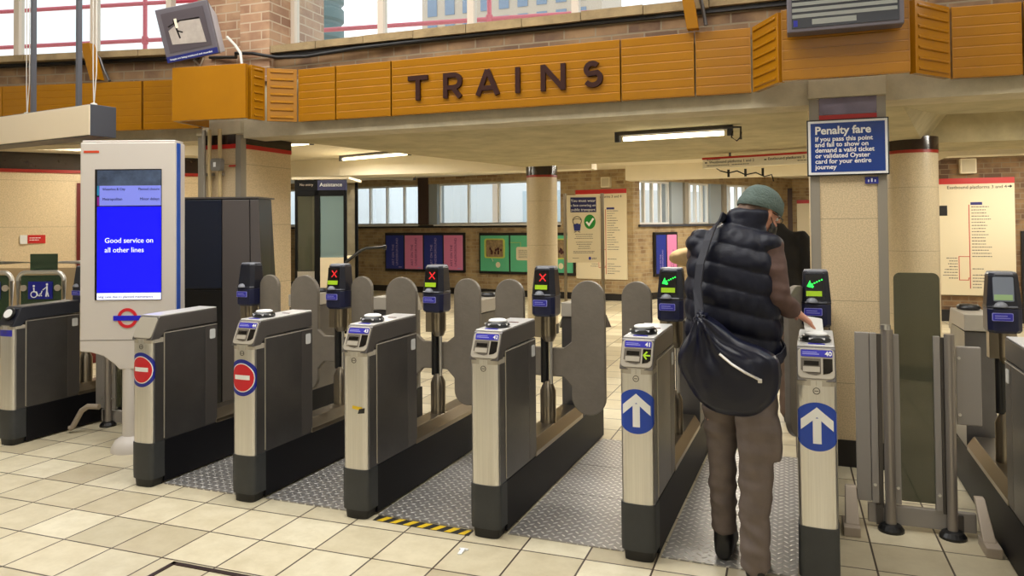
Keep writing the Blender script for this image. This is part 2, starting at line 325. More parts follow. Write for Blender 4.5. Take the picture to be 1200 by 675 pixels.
def rrect(x0, x1, z0, z1, r, n=6):
    pts = []
    for cx, cz, a0 in ((x1-r, z0+r, -PI/2), (x1-r, z1-r, 0), (x0+r, z1-r, PI/2), (x0+r, z0+r, PI)):
        for i in range(n+1):
            a = a0+PI/2*i/n; pts.append((cx+r*math.cos(a), cz+r*math.sin(a)))
    return pts

def text_mesh(lines, depth=0.001, bold=0.0):
    """lines: (string, x, z, size, align) -> bmesh-ready mesh standing in XZ, facing -Y"""
    bm = bmesh.new()
    for s_, x, z, size, al in lines:
        cu = bpy.data.curves.new('lettering', 'FONT'); cu.body = s_; cu.size = size; cu.extrude = depth; cu.align_x = al
        cu.resolution_u = 3; cu.offset = bold*size
        ob = bpy.data.objects.new('lettering', cu); COL.objects.link(ob)
        dg = bpy.context.evaluated_depsgraph_get(); me = bpy.data.meshes.new_from_object(ob.evaluated_get(dg))
        me.transform(Matrix(((1, 0, 0, x), (0, 0, -1, 0), (0, 1, 0, z), (0, 0, 0, 1))))
        bm.from_mesh(me)
        bpy.data.objects.remove(ob); bpy.data.curves.remove(cu); bpy.data.meshes.remove(me)
    me = bpy.data.meshes.new('lettering'); bm.to_mesh(me); bm.free(); return me
def lettering(lines, m, parent, y=0.0, name='lettering', depth=0.001, bold=0.0):
    me = text_mesh([(l + ('LEFT',))[:5] if len(l) == 4 else l for l in lines], depth, bold)
    me.transform(Matrix.Translation((0, y, 0))); me.materials.append(m)
    o = bpy.data.objects.new(name, me); COL.objects.link(o); o.parent = parent; return o
def evaluated_copy(o):
    dg = bpy.context.evaluated_depsgraph_get(); me = bpy.data.meshes.new_from_object(o.evaluated_get(dg)); return me

# ------------------------------------------------------------------ setting: floor, walls, ceilings
b = MB(); b.box(-14, 9, -5, 26, -0.1, 0); struct(b.build('floor', M['tiles']))

# back wall with windows, running off to the left behind the gates: local x grows to the left along the wall
CORN = (-2.77, 14.283)
def wall_frame(name, loc, ang):
    return Matrix.Translation((loc[0], loc[1], 0)) @ Matrix.Rotation(ang, 4, 'Z')
def wall_box(b, MX, x0, x1, y0, y1, z0, z1):
    b.M = MX; b.box(x0, x1, y0, y1, z0, z1)
ML = wall_frame('back', CORN, math.radians(180-8))     # local +x = leftwards, local -y = away (behind)
b = MB(ML)
b.box(0, 12, -0.3, 0, 0, 1.50); b.box(0, 12, -0.3, 0, 2.39, 2.75); b.box(0, 1.52, -0.3, 0, 1.50, 2.39)
struct(b.build('wall_back', M['brick_b']))
b = MB(ML); b.box(4.72, 4.98, -0.3, 0.03, 1.50, 2.55); struct(b.build('trim_1', M['brown_pier']))
b = MB(ML); b.box(4.50, 4.72, -0.3, -0.02, 1.50, 2.5); struct(b.build('trim_2', M['reveal']))
b = MB(ML); b.box(0, 12, -0.02, 0.025, 0, 0.13); struct(b.build('baseboard_back', M['skirting']))
b = MB(ML); b.box(1.52, 12, -0.02, 0.06, 1.43, 1.485); struct(b.build('trim_3', M['skirting']))
def window(n, MX, x0, x1, z0, z1, nv, fm, side=-1, t=0.035, yc=-0.15, rails=()):
    w = bpy.data.objects.new('window_%d' % n, None); COL.objects.link(w); w.matrix_world = MX; struct(w)
    f = MB(); f.box(x0, x1, yc-0.04, yc+0.04, z0, z0+t); f.box(x0, x1, yc-0.04, yc+0.04, z1-t, z1)
    for i in range(nv+1):
        x = x0+(x1-x0)*i/nv; f.box(x-t/2, x+t/2, yc-0.039, yc+0.039, z0, z1)
    for zr in rails: f.box(x0, x1, yc-0.03, yc+0.03, zr-0.012, zr+0.012)
    f.build('window_frame', fm, w)
    g = MB(); g.box(x0, x1, yc-0.004, yc+0.004, z0+0.01, z1-0.01); g.build('pane', M['glass'], w)
    s = MB(); s.box(x0-0.02, x1+0.02, yc-0.1, 0.10, z0-0.03, z0); s.build('window_sill', M['frame_white'], w)
    return w
window(1, ML, 1.52, 4.50, 1.50, 2.39, 4, M['frame_white'])
window(2, ML, 4.98, 7.9, 1.50, 2.39, 6, M['frame_white'])
window(3, ML, 7.9, 11.8, 1.50, 2.39, 6, M['frame_white'])
# angled wall going away to the right of the corner
MR = wall_frame('side', CORN, math.radians(90-29))     # local +x = away along the wall, +y = behind the wall (left)
b = MB(MR)
b.box(-0.0, 7.0, 0, 0.3, 0, 1.47); b.box(0, 7, 0, 0.3, 2.32, 2.75)
for x0, x1 in ((0, 0.2), (4.3, 7.0)): b.box(x0, x1, 0, 0.3, 1.47, 2.32)
struct(b.build('wall_side', M['brick_b']))
for i, (x0, x1) in enumerate(((1.22, 1.72), (2.58, 3.1))):
    b = MB(MR); b.box(x0, x1-0.12, 0.02, 0.3, 1.47, 2.32); struct(b.build('trim_%d' % (4+2*i), M['reveal']))
    b = MB(MR); b.box(x1-0.12, x1, -0.04, 0.3, 1.47, 2.32); struct(b.build('trim_%d' % (5+2*i), M['conduit_grey']))
b = MB(MR); b.box(-0.03, 7, -0.025, 0.02, 0, 0.13); struct(b.build('baseboard_side', M['skirting']))
MRf = MR @ Matrix.Scale(-1, 4, (0, 1, 0))
b = MB(MR); b.box(0.15, 4.3, -0.05, 0.02, 1.42, 1.465); struct(b.build('trim_8', M['sign_dark']))
for i, (x0, x1) in enumerate(((0.2, 1.22), (1.72, 2.58), (3.1, 4.3))):
    window(4+i, MR, x0, x1, 1.47, 2.32, 4, M['frame_white'], yc=0.12)
# far end wall with a brown door post
b = MB(); b.box(0.0, 8, 19.5, 19.8, 0, 2.75); struct(b.build('wall_far', M['brick_b']))
b = MB(); b.box(-0.35, 0.12, 19.3, 19.55, 0, 2.3); struct(b.build('door_1', M['brown_pier']))
# right-hand back wall carrying the line map
b = MB(); b.box(1.7, 9, 12.7, 13.0, 0, 2.75); struct(b.build('wall_right', M['brick']))
b = MB(); b.box(1.7, 9, 12.66, 12.72, 0, 0.17); struct(b.build('baseboard_right', M['skirting']))
b = MB(); b.box(8.7, 9, 2, 20, 0, 2.75); struct(b.build('wall_end', M['brick']))
# left wall faced in terrazzo, dark band and red line at its head
MW = wall_frame('left', (-9.66, 3.2), math.radians(51))
b = MB(MW); b.box(0, 5.05, 0, 0.25, 0, 2.75); struct(b.build('wall_left', M['terrazzo']))
b = MB(MW); b.box(0, 5.06, -0.012, 0.01, 2.12, 2.30); struct(b.build('trim_9', M['black_tile']))
b = MB(MW); b.box(0, 5.06, -0.014, 0.01, 2.085, 2.12); struct(b.build('trim_10', M['red_dark']))
b = MB(MW); b.box(0, 5.1, -0.35, 0.0, 2.30, 2.5); struct(b.build('trim_11', M['cream']))
b = MB(MW); b.box(3.72, 4.35, -0.03, 0.02, 0, 1.98); struct(b.build('door_2', M['dark_red']))
b = MB(); b.prism_z([(-6.48, 7.1), (-6.60, 7.3), (-14, 15.2), (-13.8, 15.9), (-13.5, 15.8)], 0, 2.75); struct(b.build('wall_lobby', M['cream']))

# low concrete slab over the gate line, splayed towards the coffer on the right
low = [(-4.75, 5.05), (0.74, 5.05), (0.74, 5.6), (1.27, 8.35), (1.34, 8.5), (0.2, 9.05), (-3.3, 9.45), (-4.12, 5.9), (-4.75, 5.7)]
hi = [(x, y) if i not in (2, 3) else (x+0.22, y) for i, (x, y) in enumerate(low)]
b = MB(); b.loft([[(x, y, 2.25) for x, y in low], [(x, y, 2.54) for x, y in hi]])
b.prism_z([(0.74, 5.05), (9, 5.05), (9, 6.25), (1.05, 6.15), (0.74, 5.6)], 2.25, 2.54)
b.prism_z([(1.27, 8.35), (9, 8.75), (9, 9.5), (1.0, 9.4)], 2.25, 2.54)
struct(b.build('ceiling_slab', M['soffit']))
b = MB(); b.prism_z([(-14, 5.12), (9, 5.12), (9, 19.7), (0.1, 19.7), (-2.95, 14.45), (-14.6, 16.1)], 2.54, 2.74); struct(b.build("ceiling", M["cream"]))
# front edge beam
b = MB(); b.box(-4.9, 9, 5.03, 5.30, 2.215, 2.66); struct(b.build('trim_12', M['concrete']))
AL = math.radians(11.5)
MF = Matrix.Translation((-5.11, 5.022, 0)) @ Matrix.Rotation(AL, 4, 'Z')
b = MB(MF); b.box(-4.5, 0.45, 0.0, 0.3, 2.22, 2.66); struct(b.build('trim_13', M['concrete']))
# bulkhead beams further back
b = MB(); b.prism_z([(-9, 10.25), (-6.56, 10.08), (-2.6, 10.4), (-2.6, 10.7), (-9, 10.7)], 2.27, 2.54)
b.prism_z([(-2.75, 13.5), (2.0, 13.3), (2, 13.6), (-2.75, 13.9)], 2.27, 2.54)
b.box(1.85, 9, 10.4, 10.7, 2.27, 2.54)
b.prism_y([(1.55, 2.54), (1.85, 2.54), (1.85, 2.27), (1.55, 2.12)], 10.4, 10.7)
struct(b.build('trim_14', M['cream']))

# upper wall above the entrance: brick band, window sill, clerestory windows
b = MB(); b.box(-3.95, 9, 5.05, 5.45, 2.66, 2.90); struct(b.build('wall_upper', M['brick']))
b = MB()
b.M = Matrix.Identity(4)
xs = [-3.893+0.43*i for i in range(16)]
for x in xs: b.box(x, x+0.425, 4.99, 5.35, 2.885+random.uniform(-.004, .004), 2.945+random.uniform(-.004, .004))
struct(b.build('trim_15', M['sill']))
b = MB(); b.box(-3.95, 3, 5.02, 5.14, 2.855, 2.885); struct(b.build('trim_16', M['skirting']))
MU = Matrix.Translation((0, 5.3, 0))
def upper_window(n, MX, xs_, z0, z1):
    w = bpy.data.objects.new('window_%d' % n, None); COL.objects.link(w); w.matrix_world = MX; struct(w)
    f = MB(); f.box(xs_[0], xs_[-1], -0.03, 0.03, z0, z0+0.035); f.box(xs_[0], xs_[-1], -0.03, 0.03, z1-0.035, z1)
    for x in xs_: f.box(x-0.026, x+0.026, -0.035, 0.035, z0, z1)
    f.build('window_frame', M['frame_old'], w)
    g = MB(); g.box(xs_[0], xs_[-1], -0.003, 0.003, z0, z1); g.build('pane', M['glass'], w)
upper_window(7, MU, [-3.887, -3.042, -2.257, -1.43, -0.63, 0.2], 2.96, 4.3)
# brick pier between the two window runs, and the wall below the left windows
b = MB(); b.prism_z([(-4.75, 5.12), (-4.19, 5.12), (-4.19, 4.99), (-3.90, 4.99), (-3.90, 5.75), (-4.75, 5.75)], 2.66, 4.4); struct(b.build('wall_pier', M['brick_red']))
b = MB(MF); b.box(-4.5, 0.42, 0.01, 0.34, 2.66, 2.97); struct(b.build('wall_upper_left', M['brick']))
b = MB(MF)
for i in range(9): b.box(-4.5+0.55*i, -4.5+0.55*i+0.545, -0.1, 0.3, 2.955, 3.01)
struct(b.build('trim_17', M['sill']))
b = MB(MF); b.box(-4.5, 0.40, -0.03, 0.03, 2.925, 2.952); struct(b.build('trim_18', M['skirting']))
upper_window(8, MF @ Matrix.Translation((0, 0.15, 0)), [-3.0, -2.2, -1.47, -0.70, 0.04], 3.0, 4.4)
# hall walls beside and behind the camera
b = MB(); b.box(4.6, 4.9, -5, 5.05, 0, 4.4); struct(b.build('wall_hall', M['white_paint']))
b = MB(); b.box(-10, 4.9, -5.2, -4.9, 0, 4.4); struct(b.build('wall_entrance', M['white_paint']))
b = MB(); b.box(-10, 4.9, -5.2, 5.0, 4.45, 4.65); struct(b.build('ceiling_hall', M['white_paint']))
b = MB(); b.box(-10.2, -9.9, -5, 3.2, 0, 4.4); struct(b.build('wall_hall_left', M['white_paint']))

# columns
def square_column(n, x0, x1, y0, y1):
    c = bpy.data.objects.new('column_%d' % n, None); COL.objects.link(c); struct(c)
    b = MB(); b.box(x0, x1, y0, y1, 0.0, 2.28); b.build('shaft', M['terrazzo'], c)
    b = MB()
    for x in (x0, x1-0.045): b.box(x-0.003, x+0.048, y0-0.006, y0+0.05, 0, 2.24)
    for x in (x0, x1): b.box(x-0.006 if x == x0 else x-0.02, x+0.02 if x == x0 else x+0.006, y0-0.003, y0+0.06, 0, 2.24)
    b.build('edge_guard', M['conduit_grey'], c)
    b = MB(); b.box(x0-0.012, x1+0.012, y0-0.018, 5.029, 2.245, 2.36); b.build('capital', M['concrete'], c, bevel=0.006)
    b = MB(); b.box(x0-0.008, x1+0.008, y0-0.008, y1+0.01, 0, 0.16); b.build('column_base', M['skirting'], c)
    return c
c1 = square_column(1, -4.625, -4.195, 5.00, 5.66)
b = MB(); b.box(-4.58, -4.24, 4.990, 5.01, 2.165, 2.245); b.box(-4.205, -4.187, 5.06, 5.66, 2.165, 2.245); b.build('tile_band', M['black_tile'], c1)
b = MB(); b.box(-4.58, -4.24, 4.989, 5.01, 2.13, 2.165); b.box(-4.205, -4.186, 5.06, 5.66, 2.13, 2.165); b.build('red_line', M['red'], c1)
c2 = square_column(2, 0.143, 0.560, 5.00, 5.55)
b = MB(); b.box(0.193, 0.515, 4.990, 5.01, 2.14, 2.243); b.build('tile_band', mat('shiny_lead_band', (110, 100, 110), 0.22, 0.7, var=0.4, vscale=4, bump=0.3, bscale=8), c2)
b = MB(); b.box(0.193, 0.515, 4.988, 5.01, 2.105, 2.138); b.build('red_line', M['red'], c2)
def round_column(n, x, y, r):
    c = bpy.data.objects.new('column_%d' % n, None); COL.objects.link(c); c.location = (x, y, 0); struct(c)
    b = MB(); b.cyl((0, 0, 0), (0, 0, 2.16), r, n=40); b.build('shaft', M['terrazzo_col'], c, smooth=True)
    b = MB(); b.cyl((0, 0, 2.155), (0, 0, 2.28), r+0.006, n=40); b.build('tile_band', M['black_tile'], c, smooth=True)
    b = MB(); b.cyl((0, 0, 2.125), (0, 0, 2.155), r+0.004, n=40); b.build('red_line', M['red_dark'], c, smooth=True)
    b = MB(); b.cyl((0, 0, 0), (0, 0, 0.13), r+0.008, n=40); b.build('column_base', M['skirting'], c, smooth=True)
round_column(3, -3.17, 9.85, 0.21); round_column(4, 1.13, 8.10, 0.225)

# outside: things seen through the windows
b = MB(ML); b.box(1.3, 4.4, -2.9, -2.6, 0, 3.0); o = b.build('white_building', M['render_w']); tag(o, 'white rendered building across the yard outside the back windows', 'building')
b = MB(ML)
for x0 in (1.6, 2.5, 3.2):
    b = MB(ML); b.box(x0, x0+0.5, -2.61, -2.57, 1.4, 2.3); b.build('window', mat('pale_window_glass', (190, 204, 212), 0.2), o)
b = MB(ML); n = 40
pts = [(4.4+i*0.2, -2.3+0.10*math.sin(i*0.9)+random.uniform(-.05, .05)) for i in range(n)]
b.loft([[(x, y, z) for x, y in pts] + [(x, y-0.01, z) for x, y in pts[::-1]] for z in (0.0, 3.0)])
o = b.build('plastic_sheeting', M['plastic']); tag(o, 'creased translucent plastic sheeting hung outside the left back windows', 'sheeting')
b = MB(MR); b.box(3.2, 9.5, 4.0, 4.3, 0, 2.42); o = b.build('pale_building', M['render_w']); tag(o, 'pale building outside the row of windows behind the man', 'building')
b = MB(); b.box(-15.2, -7.0, 30, 34, 0, 16)
o = b.build('office_block', M['facade']); tag(o, 'cream office block with grid of windows seen through the clerestory', 'building')
for i in range(9):
    for j in range(2, 6): 
        b = MB(); b.box(-14.9+0.85*i, -14.45+0.85*i, 29.95, 30.02, 7.0+1.25*j, 7.95+1.25*j); b.build('window', M['facade_glass'], o)
b = MB(); b.cyl((-8.25, 12.0, 0.0), (-8.25, 12.0, 7.5), 0.42, n=28)
for i in range(12): b.lathe([(0.42, 0), (0.47, 0.05), (0.47, 0.25), (0.42, 0.30)], (-8.25, 12.0, 3.2+0.35*i), 28)
o = b.build('water_tank', M['tank'], smooth=True); tag(o, 'teal ribbed round tank on the roof outside the clerestory window', 'tank')
def railing(label, p0, p1, posts):
    t = thing('pipe_railing', label, 'railing', p0)
    d = Vector(p1)-Vector(p0)
    b = MB(); b.cyl((0, 0, 0), d, 0.024, n=10); b.cyl(Vector((0, 0, 0.42)), d+Vector((0, 0, 0.42)), 0.024, n=10); b.build('rail', M['pipe_red'], t, smooth=True)
    for f in posts:
        b = MB(); q = d*f; b.cyl((q.x, q.y, -1.0), (q.x, q.y, 0.5), 0.024, n=10); b.lathe([(0.02, -0.05), (0.036, -0.04), (0.036, 0.04), (0.02, 0.05)], (q.x, q.y, 0), 12); b.build('post', M['pipe_red'], t, smooth=True)
railing('red pipe railing outside the clerestory window above the lettering', (-4.85, 6.85, 3.6), (-0.4, 7.5, 3.6), (0.02, 0.45, 0.95))
railing('red pipe railing outside the window at the upper left', (-9.3, 6.0, 3.6), (-5.7, 6.72, 3.6), (0.05, 0.70, 0.98))
# ------------------------------------------------------------------ amber fascia
ZB, ZT = 2.305, 2.718
def fascia(label, p0, p1, ribs='full', zb=ZB, zt=ZT):
    p0 = Vector((*p0, 0)); p1 = Vector((*p1, 0)); d = p1-p0; L = d.length
    t = thing('fascia_panel', label, 'panel', p0, math.atan2(d.y, d.x), 'amber fascia panels')
    g = 0.004
    b = MB(); b.box(g, L-g, 0.0, 0.04, zb, zt)
    mx = 0.004 if ribs == 'full' else (0.03 if ribs == 'inset' else None)
    if ribs == 'full': b.box(g, g+0.006, -0.006, 0.01, zb, zt); b.box(L-g-0.006, L-g, -0.006, 0.01, zb, zt)
    if mx is not None:
        n = 7; h = (zt-zb)/n
        for i in range(n):
            z = zb+h*i
            if ribs == 'full': b.prism_x([(0.0, z+0.003), (-0.002, z+0.006), (-0.0055, z+h-0.004), (0.0, z+h-0.001)], g, L-g)
            else: b.prism_x([(0.0, z+0.020), (-0.009, z+0.024), (-0.010, z+0.032), (0.0, z+0.042)], mx, L-mx)
    b.build('sheet', M['amber'], t, bevel=0.002)
    return t
def fl(x, y=0.0):
    q = MF @ Vector((x, -0.19+y, 0)); return (q.x, q.y)
fascia('amber fascia panel above the cream lightbox, by its right rod', fl(-1.32), fl(0.0))
fascia('amber fascia panel at the far left, behind the hanging rods', fl(-2.75), fl(-1.32))
fascia('short amber fascia panel just right of the dark joint, left of the security monitor', fl(0.012), fl(0.52))
fascia('plain amber box panel carrying the security monitor', (-4.454, 4.528), (-3.816, 4.605), 'plain')
fascia('hidden return of the amber box panel under the security monitor', (-4.51, 4.95), (-4.478, 4.59), 'plain')
fascia('narrow amber return panel beside the plain box panel, catching light', (-3.810, 4.656), (-3.790, 4.80), 'inset')
fascia('angled amber panel with inset ribs, left of the flat run', (-3.786, 4.805), (-3.60, 4.945), 'inset')
fascia('first flat amber panel at the left end of the lettered run', (-3.596, 4.95), (-3.252, 4.95))
fascia('second flat amber panel, directly left of the lettered panel', (-3.25, 4.95), (-2.768, 4.95))
tr = fascia('long amber fascia panel with the raised word TRAINS', (-2.765, 4.95), (-1.032, 4.95))
fascia('flat amber panel directly right of the word TRAINS', (-1.03, 4.95), (-0.547, 4.95))
fascia('flat amber panel left of the angled return by the departures screen', (-0.545, 4.95), (-0.197, 4.965))
fascia('angled amber return panel left of the departures screen', (-0.194, 4.965), (-0.035, 4.66), 'inset')
fascia('projecting amber box panel behind the departures screen', (-0.020, 4.625), (0.652, 4.62))
fascia('angled amber return panel right of the departures screen', (0.680, 4.662), (0.90, 4.925), 'inset')
fascia('flat amber panel right of the departures screen return', (0.903, 4.93), (1.262, 4.955))
fascia('amber panel cut by the right edge of the photo', (1.265, 4.955), (2.2, 4.96))
# raised letters, thick bronze strokes
def letter(strokes, w=0.034):
    b = MB()
    for i_, s_ in enumerate(strokes): b.stroke(s_, w, -0.026-0.0007*i_, 0.0)
    return b.build('letter', M['amber_line'], tr)
zb_, zt_ = 2.404, 2.585; H_ = zt_-zb_
X0 = 2.765
def LX(x): return x+X0
letter([[(LX(-2.617), zt_-.017), (LX(-2.455), zt_-.017)], [(LX(-2.536), zb_), (LX(-2.536), zt_-.02)]])
arc = [(LX(-2.313)+.07+.045*math.cos(a), zt_-.017-.045+.045*math.sin(a)) for a in [PI/2-PI*i/10 for i in range(11)]]
letter([[(LX(-2.313), zb_), (LX(-2.313), zt_)], [(LX(-2.313), zt_-.017)] + arc + [(LX(-2.313), zt_-.107)], [(LX(-2.255), zt_-.107), (LX(-2.196), zb_)]])
letter([[(LX(-2.060), zb_), (LX(-1.985), zt_)], [(LX(-1.985), zt_), (LX(-1.908), zb_)], [(LX(-2.035), zb_+.052), (LX(-1.935), zb_+.052)]])
letter([[(LX(-1.757), zb_), (LX(-1.757), zt_)]])
letter([[(LX(-1.570), zb_), (LX(-1.570), zt_)], [(LX(-1.570), zt_-.008), (LX(-1.426), zb_+.008)], [(LX(-1.426), zb_), (LX(-1.426), zt_)]])
cx = LX(-1.22); sp = []
for i in range(9): a = math.radians(40+ (230-40)*i/8+0); sp.append((cx+.044*math.cos(a), zt_-.017-.040+.040*math.sin(a)))
for i in range(1, 11): a = math.radians(75-(75+150)*i/10); sp.append((cx+.002+.052*math.cos(a), zb_+.017+.046+.046*math.sin(a)))
letter([sp])

# ------------------------------------------------------------------ ticket gates
def nose_profile(hw, ylen, r=0.05, n=18, p=0.70):
    pts = []
    for i in range(n+1):
        a = PI-PI*i/n; c, s_ = math.cos(a), math.sin(a)
        pts.append((hw*math.copysign(abs(c)**p, c), r-r*abs(s_)**p))
    return pts+[(hw, ylen), (-hw, ylen)]
NOSE = nose_profile(0.0725, 0.09, r=0.030)
def on_nose(s, out=0.0):
    """arc length along the nose front from its centre -> x, y"""
    pts = [Vector(p) for p in nose_profile(0.0725, 0.20, r=0.030, n=40)]
    pts = [Vector((-0.0725, 0.2))] + pts[:-2] + [Vector((0.0725, 0.2))]
    seg = [(pts[i+1]-pts[i]).length for i in range(len(pts)-1)]; tot = sum(seg); d = tot/2+s
    for i, l in enumerate(seg):
        if d <= l or i == len(seg)-1:
            q = pts[i].lerp(pts[i+1], max(0, min(1, d/l))); t = (pts[i+1]-pts[i]).normalized(); nn = Vector((t.y, -t.x))
            return q.x+nn.x*out, q.y+nn.y*out
        d -= l
def wrap_poly(b, inside, x0, x1, z0, z1, out, n=44):
    """cells of a grid for which inside(u,v) holds, wrapped round the nose as a thin vinyl sticker"""
    du, dv = (x1-x0)/n, (z1-z0)/n
    for i in range(n):
        for j in range(n):
            u, v = x0+(i+.5)*du, z0+(j+.5)*dv
            if inside(u, v):
                q = []
                for a, c in ((u-du/2, v-dv/2), (u+du/2, v-dv/2), (u+du/2, v+dv/2), (u-du/2, v+dv/2)):
                    x, y = on_nose(a, out); q.append((x, y, c))
                b.face(q)
    bmesh.ops.remove_doubles(b.bm, verts=b.bm.verts, dist=1e-5)
    return b
def strip_disc(b, R, zc, out, rin=0.0, n=40):
    """disc or ring of radius R wrapped on the nose: strips in u, smooth edge"""
    for i in range(n):
        u0, u1 = -R+2*R*i/n, -R+2*R*(i+1)/n
        h0, h1 = math.sqrt(max(0, R*R-u0*u0)), math.sqrt(max(0, R*R-u1*u1))
        x0, y0 = on_nose(u0, out); x1, y1 = on_nose(u1, out)
        g0 = math.sqrt(max(0, rin*rin-u0*u0)); g1 = math.sqrt(max(0, rin*rin-u1*u1))
        if rin <= 0: b.face([(x0, y0, zc-h0), (x1, y1, zc-h1), (x1, y1, zc+h1), (x0, y0, zc+h0)])
        else:
            b.face([(x0, y0, zc+g0), (x1, y1, zc+g1), (x1, y1, zc+h1), (x0, y0, zc+h0)])
            b.face([(x0, y0, zc-h0), (x1, y1, zc-h1), (x1, y1, zc-g1), (x0, y0, zc-g0)])
    return b
def wrap_quad(b, pts, out, n=8):
    """convex quad given as (u,v) corners a,b,c,d, wrapped on the nose"""
    P_ = [Vector(p) for p in pts]
    for i in range(n):
        t0, t1 = i/n, (i+1)/n
        q = [P_[0].lerp(P_[1], t0), P_[0].lerp(P_[1], t1), P_[3].lerp(P_[2], t1), P_[3].lerp(P_[2], t0)]
        b.face([(*on_nose(p.x, out), p.y) for p in q])
    return b

SL0, SL1 = Vector((0.004, 0.848)), Vector((0.058, 0.964))       # slanted console face in (y,z)
SLd = (SL1-SL0).normalized(); SLL = (SL1-SL0).length; SLn = Vector((-SLd.y, SLd.x))
MS = Matrix(((1, 0, 0, 0), (0, -SLn.x, SLd.x, SL0.x), (0, -SLn.y, SLd.y, SL0.y), (0, 0, 0, 1)))  # (u, into, v) -> local
def half_unit(b_side, t, rear=False):
    pass
def gate(label, x, y, number=None, sign=None, display='x', reader=True, loc_rz=-2.0, paddles=(), tape=False, rear=True, sens=True, group='ticket gates', number_led=None, dark=False, py=0.90):
    t = thing('ticket_gate', label, 'ticket gate', (x, y, 0), math.radians(loc_rz), group)
    # front unit
    b = MB(); b.prism_z(nose_profile(0.0725, 0.034, r=0.030), 0.245, 0.842); b.build('nose_panel', M['steel'], t, smooth=True)
    b = MB(); b.box(-0.0735, 0.0735, 0.030, 0.512, 0.245, 0.842); b.box(-0.0735, 0.0735, 0.09, 0.511, 0.842, 0.878); b.build('cabinet', M['steel_side'], t)
    b = MB()
    for s_ in (-1, 1):
        xa, xb = (0.0725, 0.0765) if s_ > 0 else (-0.0765, -0.0725)
        b.box(xa, xb, 0.098, 0.405, 0.262, 0.868)
    b.build('side_panel', M['steel_side'], t, bevel=0.0015)
    for s_ in (-1, 1):
        b = MB(); xx = (0.0726, 0.0774) if s_ > 0 else (-0.0774, -0.0726)
        b.prism_x([(0.0925, 0.262), (0.0965, 0.262), (0.0965, 0.8675), (0.51, 0.8695), (0.51, 0.8725), (0.0925, 0.8715)], *xx); b.build('seam_trim', M['console'], t)
    b = MB()
    for s_ in (-1, 1):
        xa, xb = (0.0725, 0.0762) if s_ > 0 else (-0.0762, -0.0725)
        b.box(xa, xb, 0.412, 0.510, 0.262, 0.868)
    sp_ = b.build('rear_strip', M['steel_lid'], t, bevel=0.0015)
    for s_ in (-1, 1):
        b = MB(); b.prism_x(rrect(0.447, 0.492, 0.785, 0.845, 0.008, 3), *((0.076, 0.0785) if s_ > 0 else (-0.0785, -0.076))); b.build('sensor_window', M['sensor'], sp_)
    # lid with slanted console end
    lid = [(0.0, 0.838), (0.004, 0.848), (0.058, 0.962), (0.064, 0.968), (0.51, 0.974), (0.512, 0.884), (0.105, 0.880), (0.062, 0.838)]
    b = MB(); b.prism_x(lid, -0.0745, 0.0745); b.build('lid', M['steel_lid'] if not dark else mat('slate_plastic', (44, 46, 54), 0.35), t, bevel=0.004)
    b = MB(); b.prism_x([(0.066, 0.968), (0.068, 0.975), (0.51, 0.980), (0.512, 0.974)], -0.070, 0.071); tp = b.build('top_plate', M['top_white'] if not dark else M['steel_lid'], t, bevel=0.003)
    # console face
    b = MB(MS); b.prism_y(rrect(-0.070, 0.070, 0.0, SLL-0.002, 0.020), -0.004, 0.004); co = b.build('console', M['console'] if not dark else M['head'], t, bevel=0.002)
    # curved chin below the console
    b = MB(); b.prism_z(nose_profile(0.0738, 0.09, r=0.031), 0.820, 0.846); b.build('chin', M['console'], t, smooth=True)
    if number:
        b = MB(MS); b.prism_y(rrect(-0.058, 0.062, 0.090, 0.119, 0.004), -0.006, -0.003); nl = b.build('number_label', M['blue_label'], co)
        me = text_mesh([(number, 0.060, 0.0955, 0.026, 'RIGHT')], 0.0006, 0.02); me.transform(MS @ Matrix.Translation((0, -0.0068, 0))); me.materials.append(M['white'])
        o = bpy.data.objects.new('numeral', me); COL.objects.link(o); o.parent = co
        b = MB(MS); b.box(-0.052, 0.012, -0.0066, -0.006, 0.099, 0.103); b.box(-0.052, 0.004, -0.0066, -0.006, 0.107, 0.110); b.build('label_text', M['label_line'], co)
        # ticket mouth and little display
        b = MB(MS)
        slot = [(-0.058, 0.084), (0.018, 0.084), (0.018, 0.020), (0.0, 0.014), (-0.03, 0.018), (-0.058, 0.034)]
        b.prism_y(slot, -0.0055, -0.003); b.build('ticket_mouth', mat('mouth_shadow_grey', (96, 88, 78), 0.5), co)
        b = MB(MS); b.box(-0.046, 0.010, -0.007, -0.005, 0.054, 0.072); b.build('ticket_slot', M['screen'], co)
        b = MB(MS); b.box(-0.050, 0.014, -0.0085, -0.004, 0.026, 0.048); b.build('ticket_lip', M['console'], co)
        b = MB(MS); b.prism_y([(0.026, 0.084), (0.062, 0.084), (0.062, 0.034), (0.050, 0.024), (0.026, 0.018)], -0.0055, -0.003); dd = b.build('ticket_display', M['screen'], co)
        if number_led:
            b = MB(MS); b.stroke([(0.060, 0.055), (0.032, 0.055)], 0.007, -0.0065, -0.005); b.stroke([(0.045, 0.072), (0.031, 0.055), (0.045, 0.038)], 0.007, -0.0065, -0.005); b.build('arrow_light', M['yellow_led'], dd)
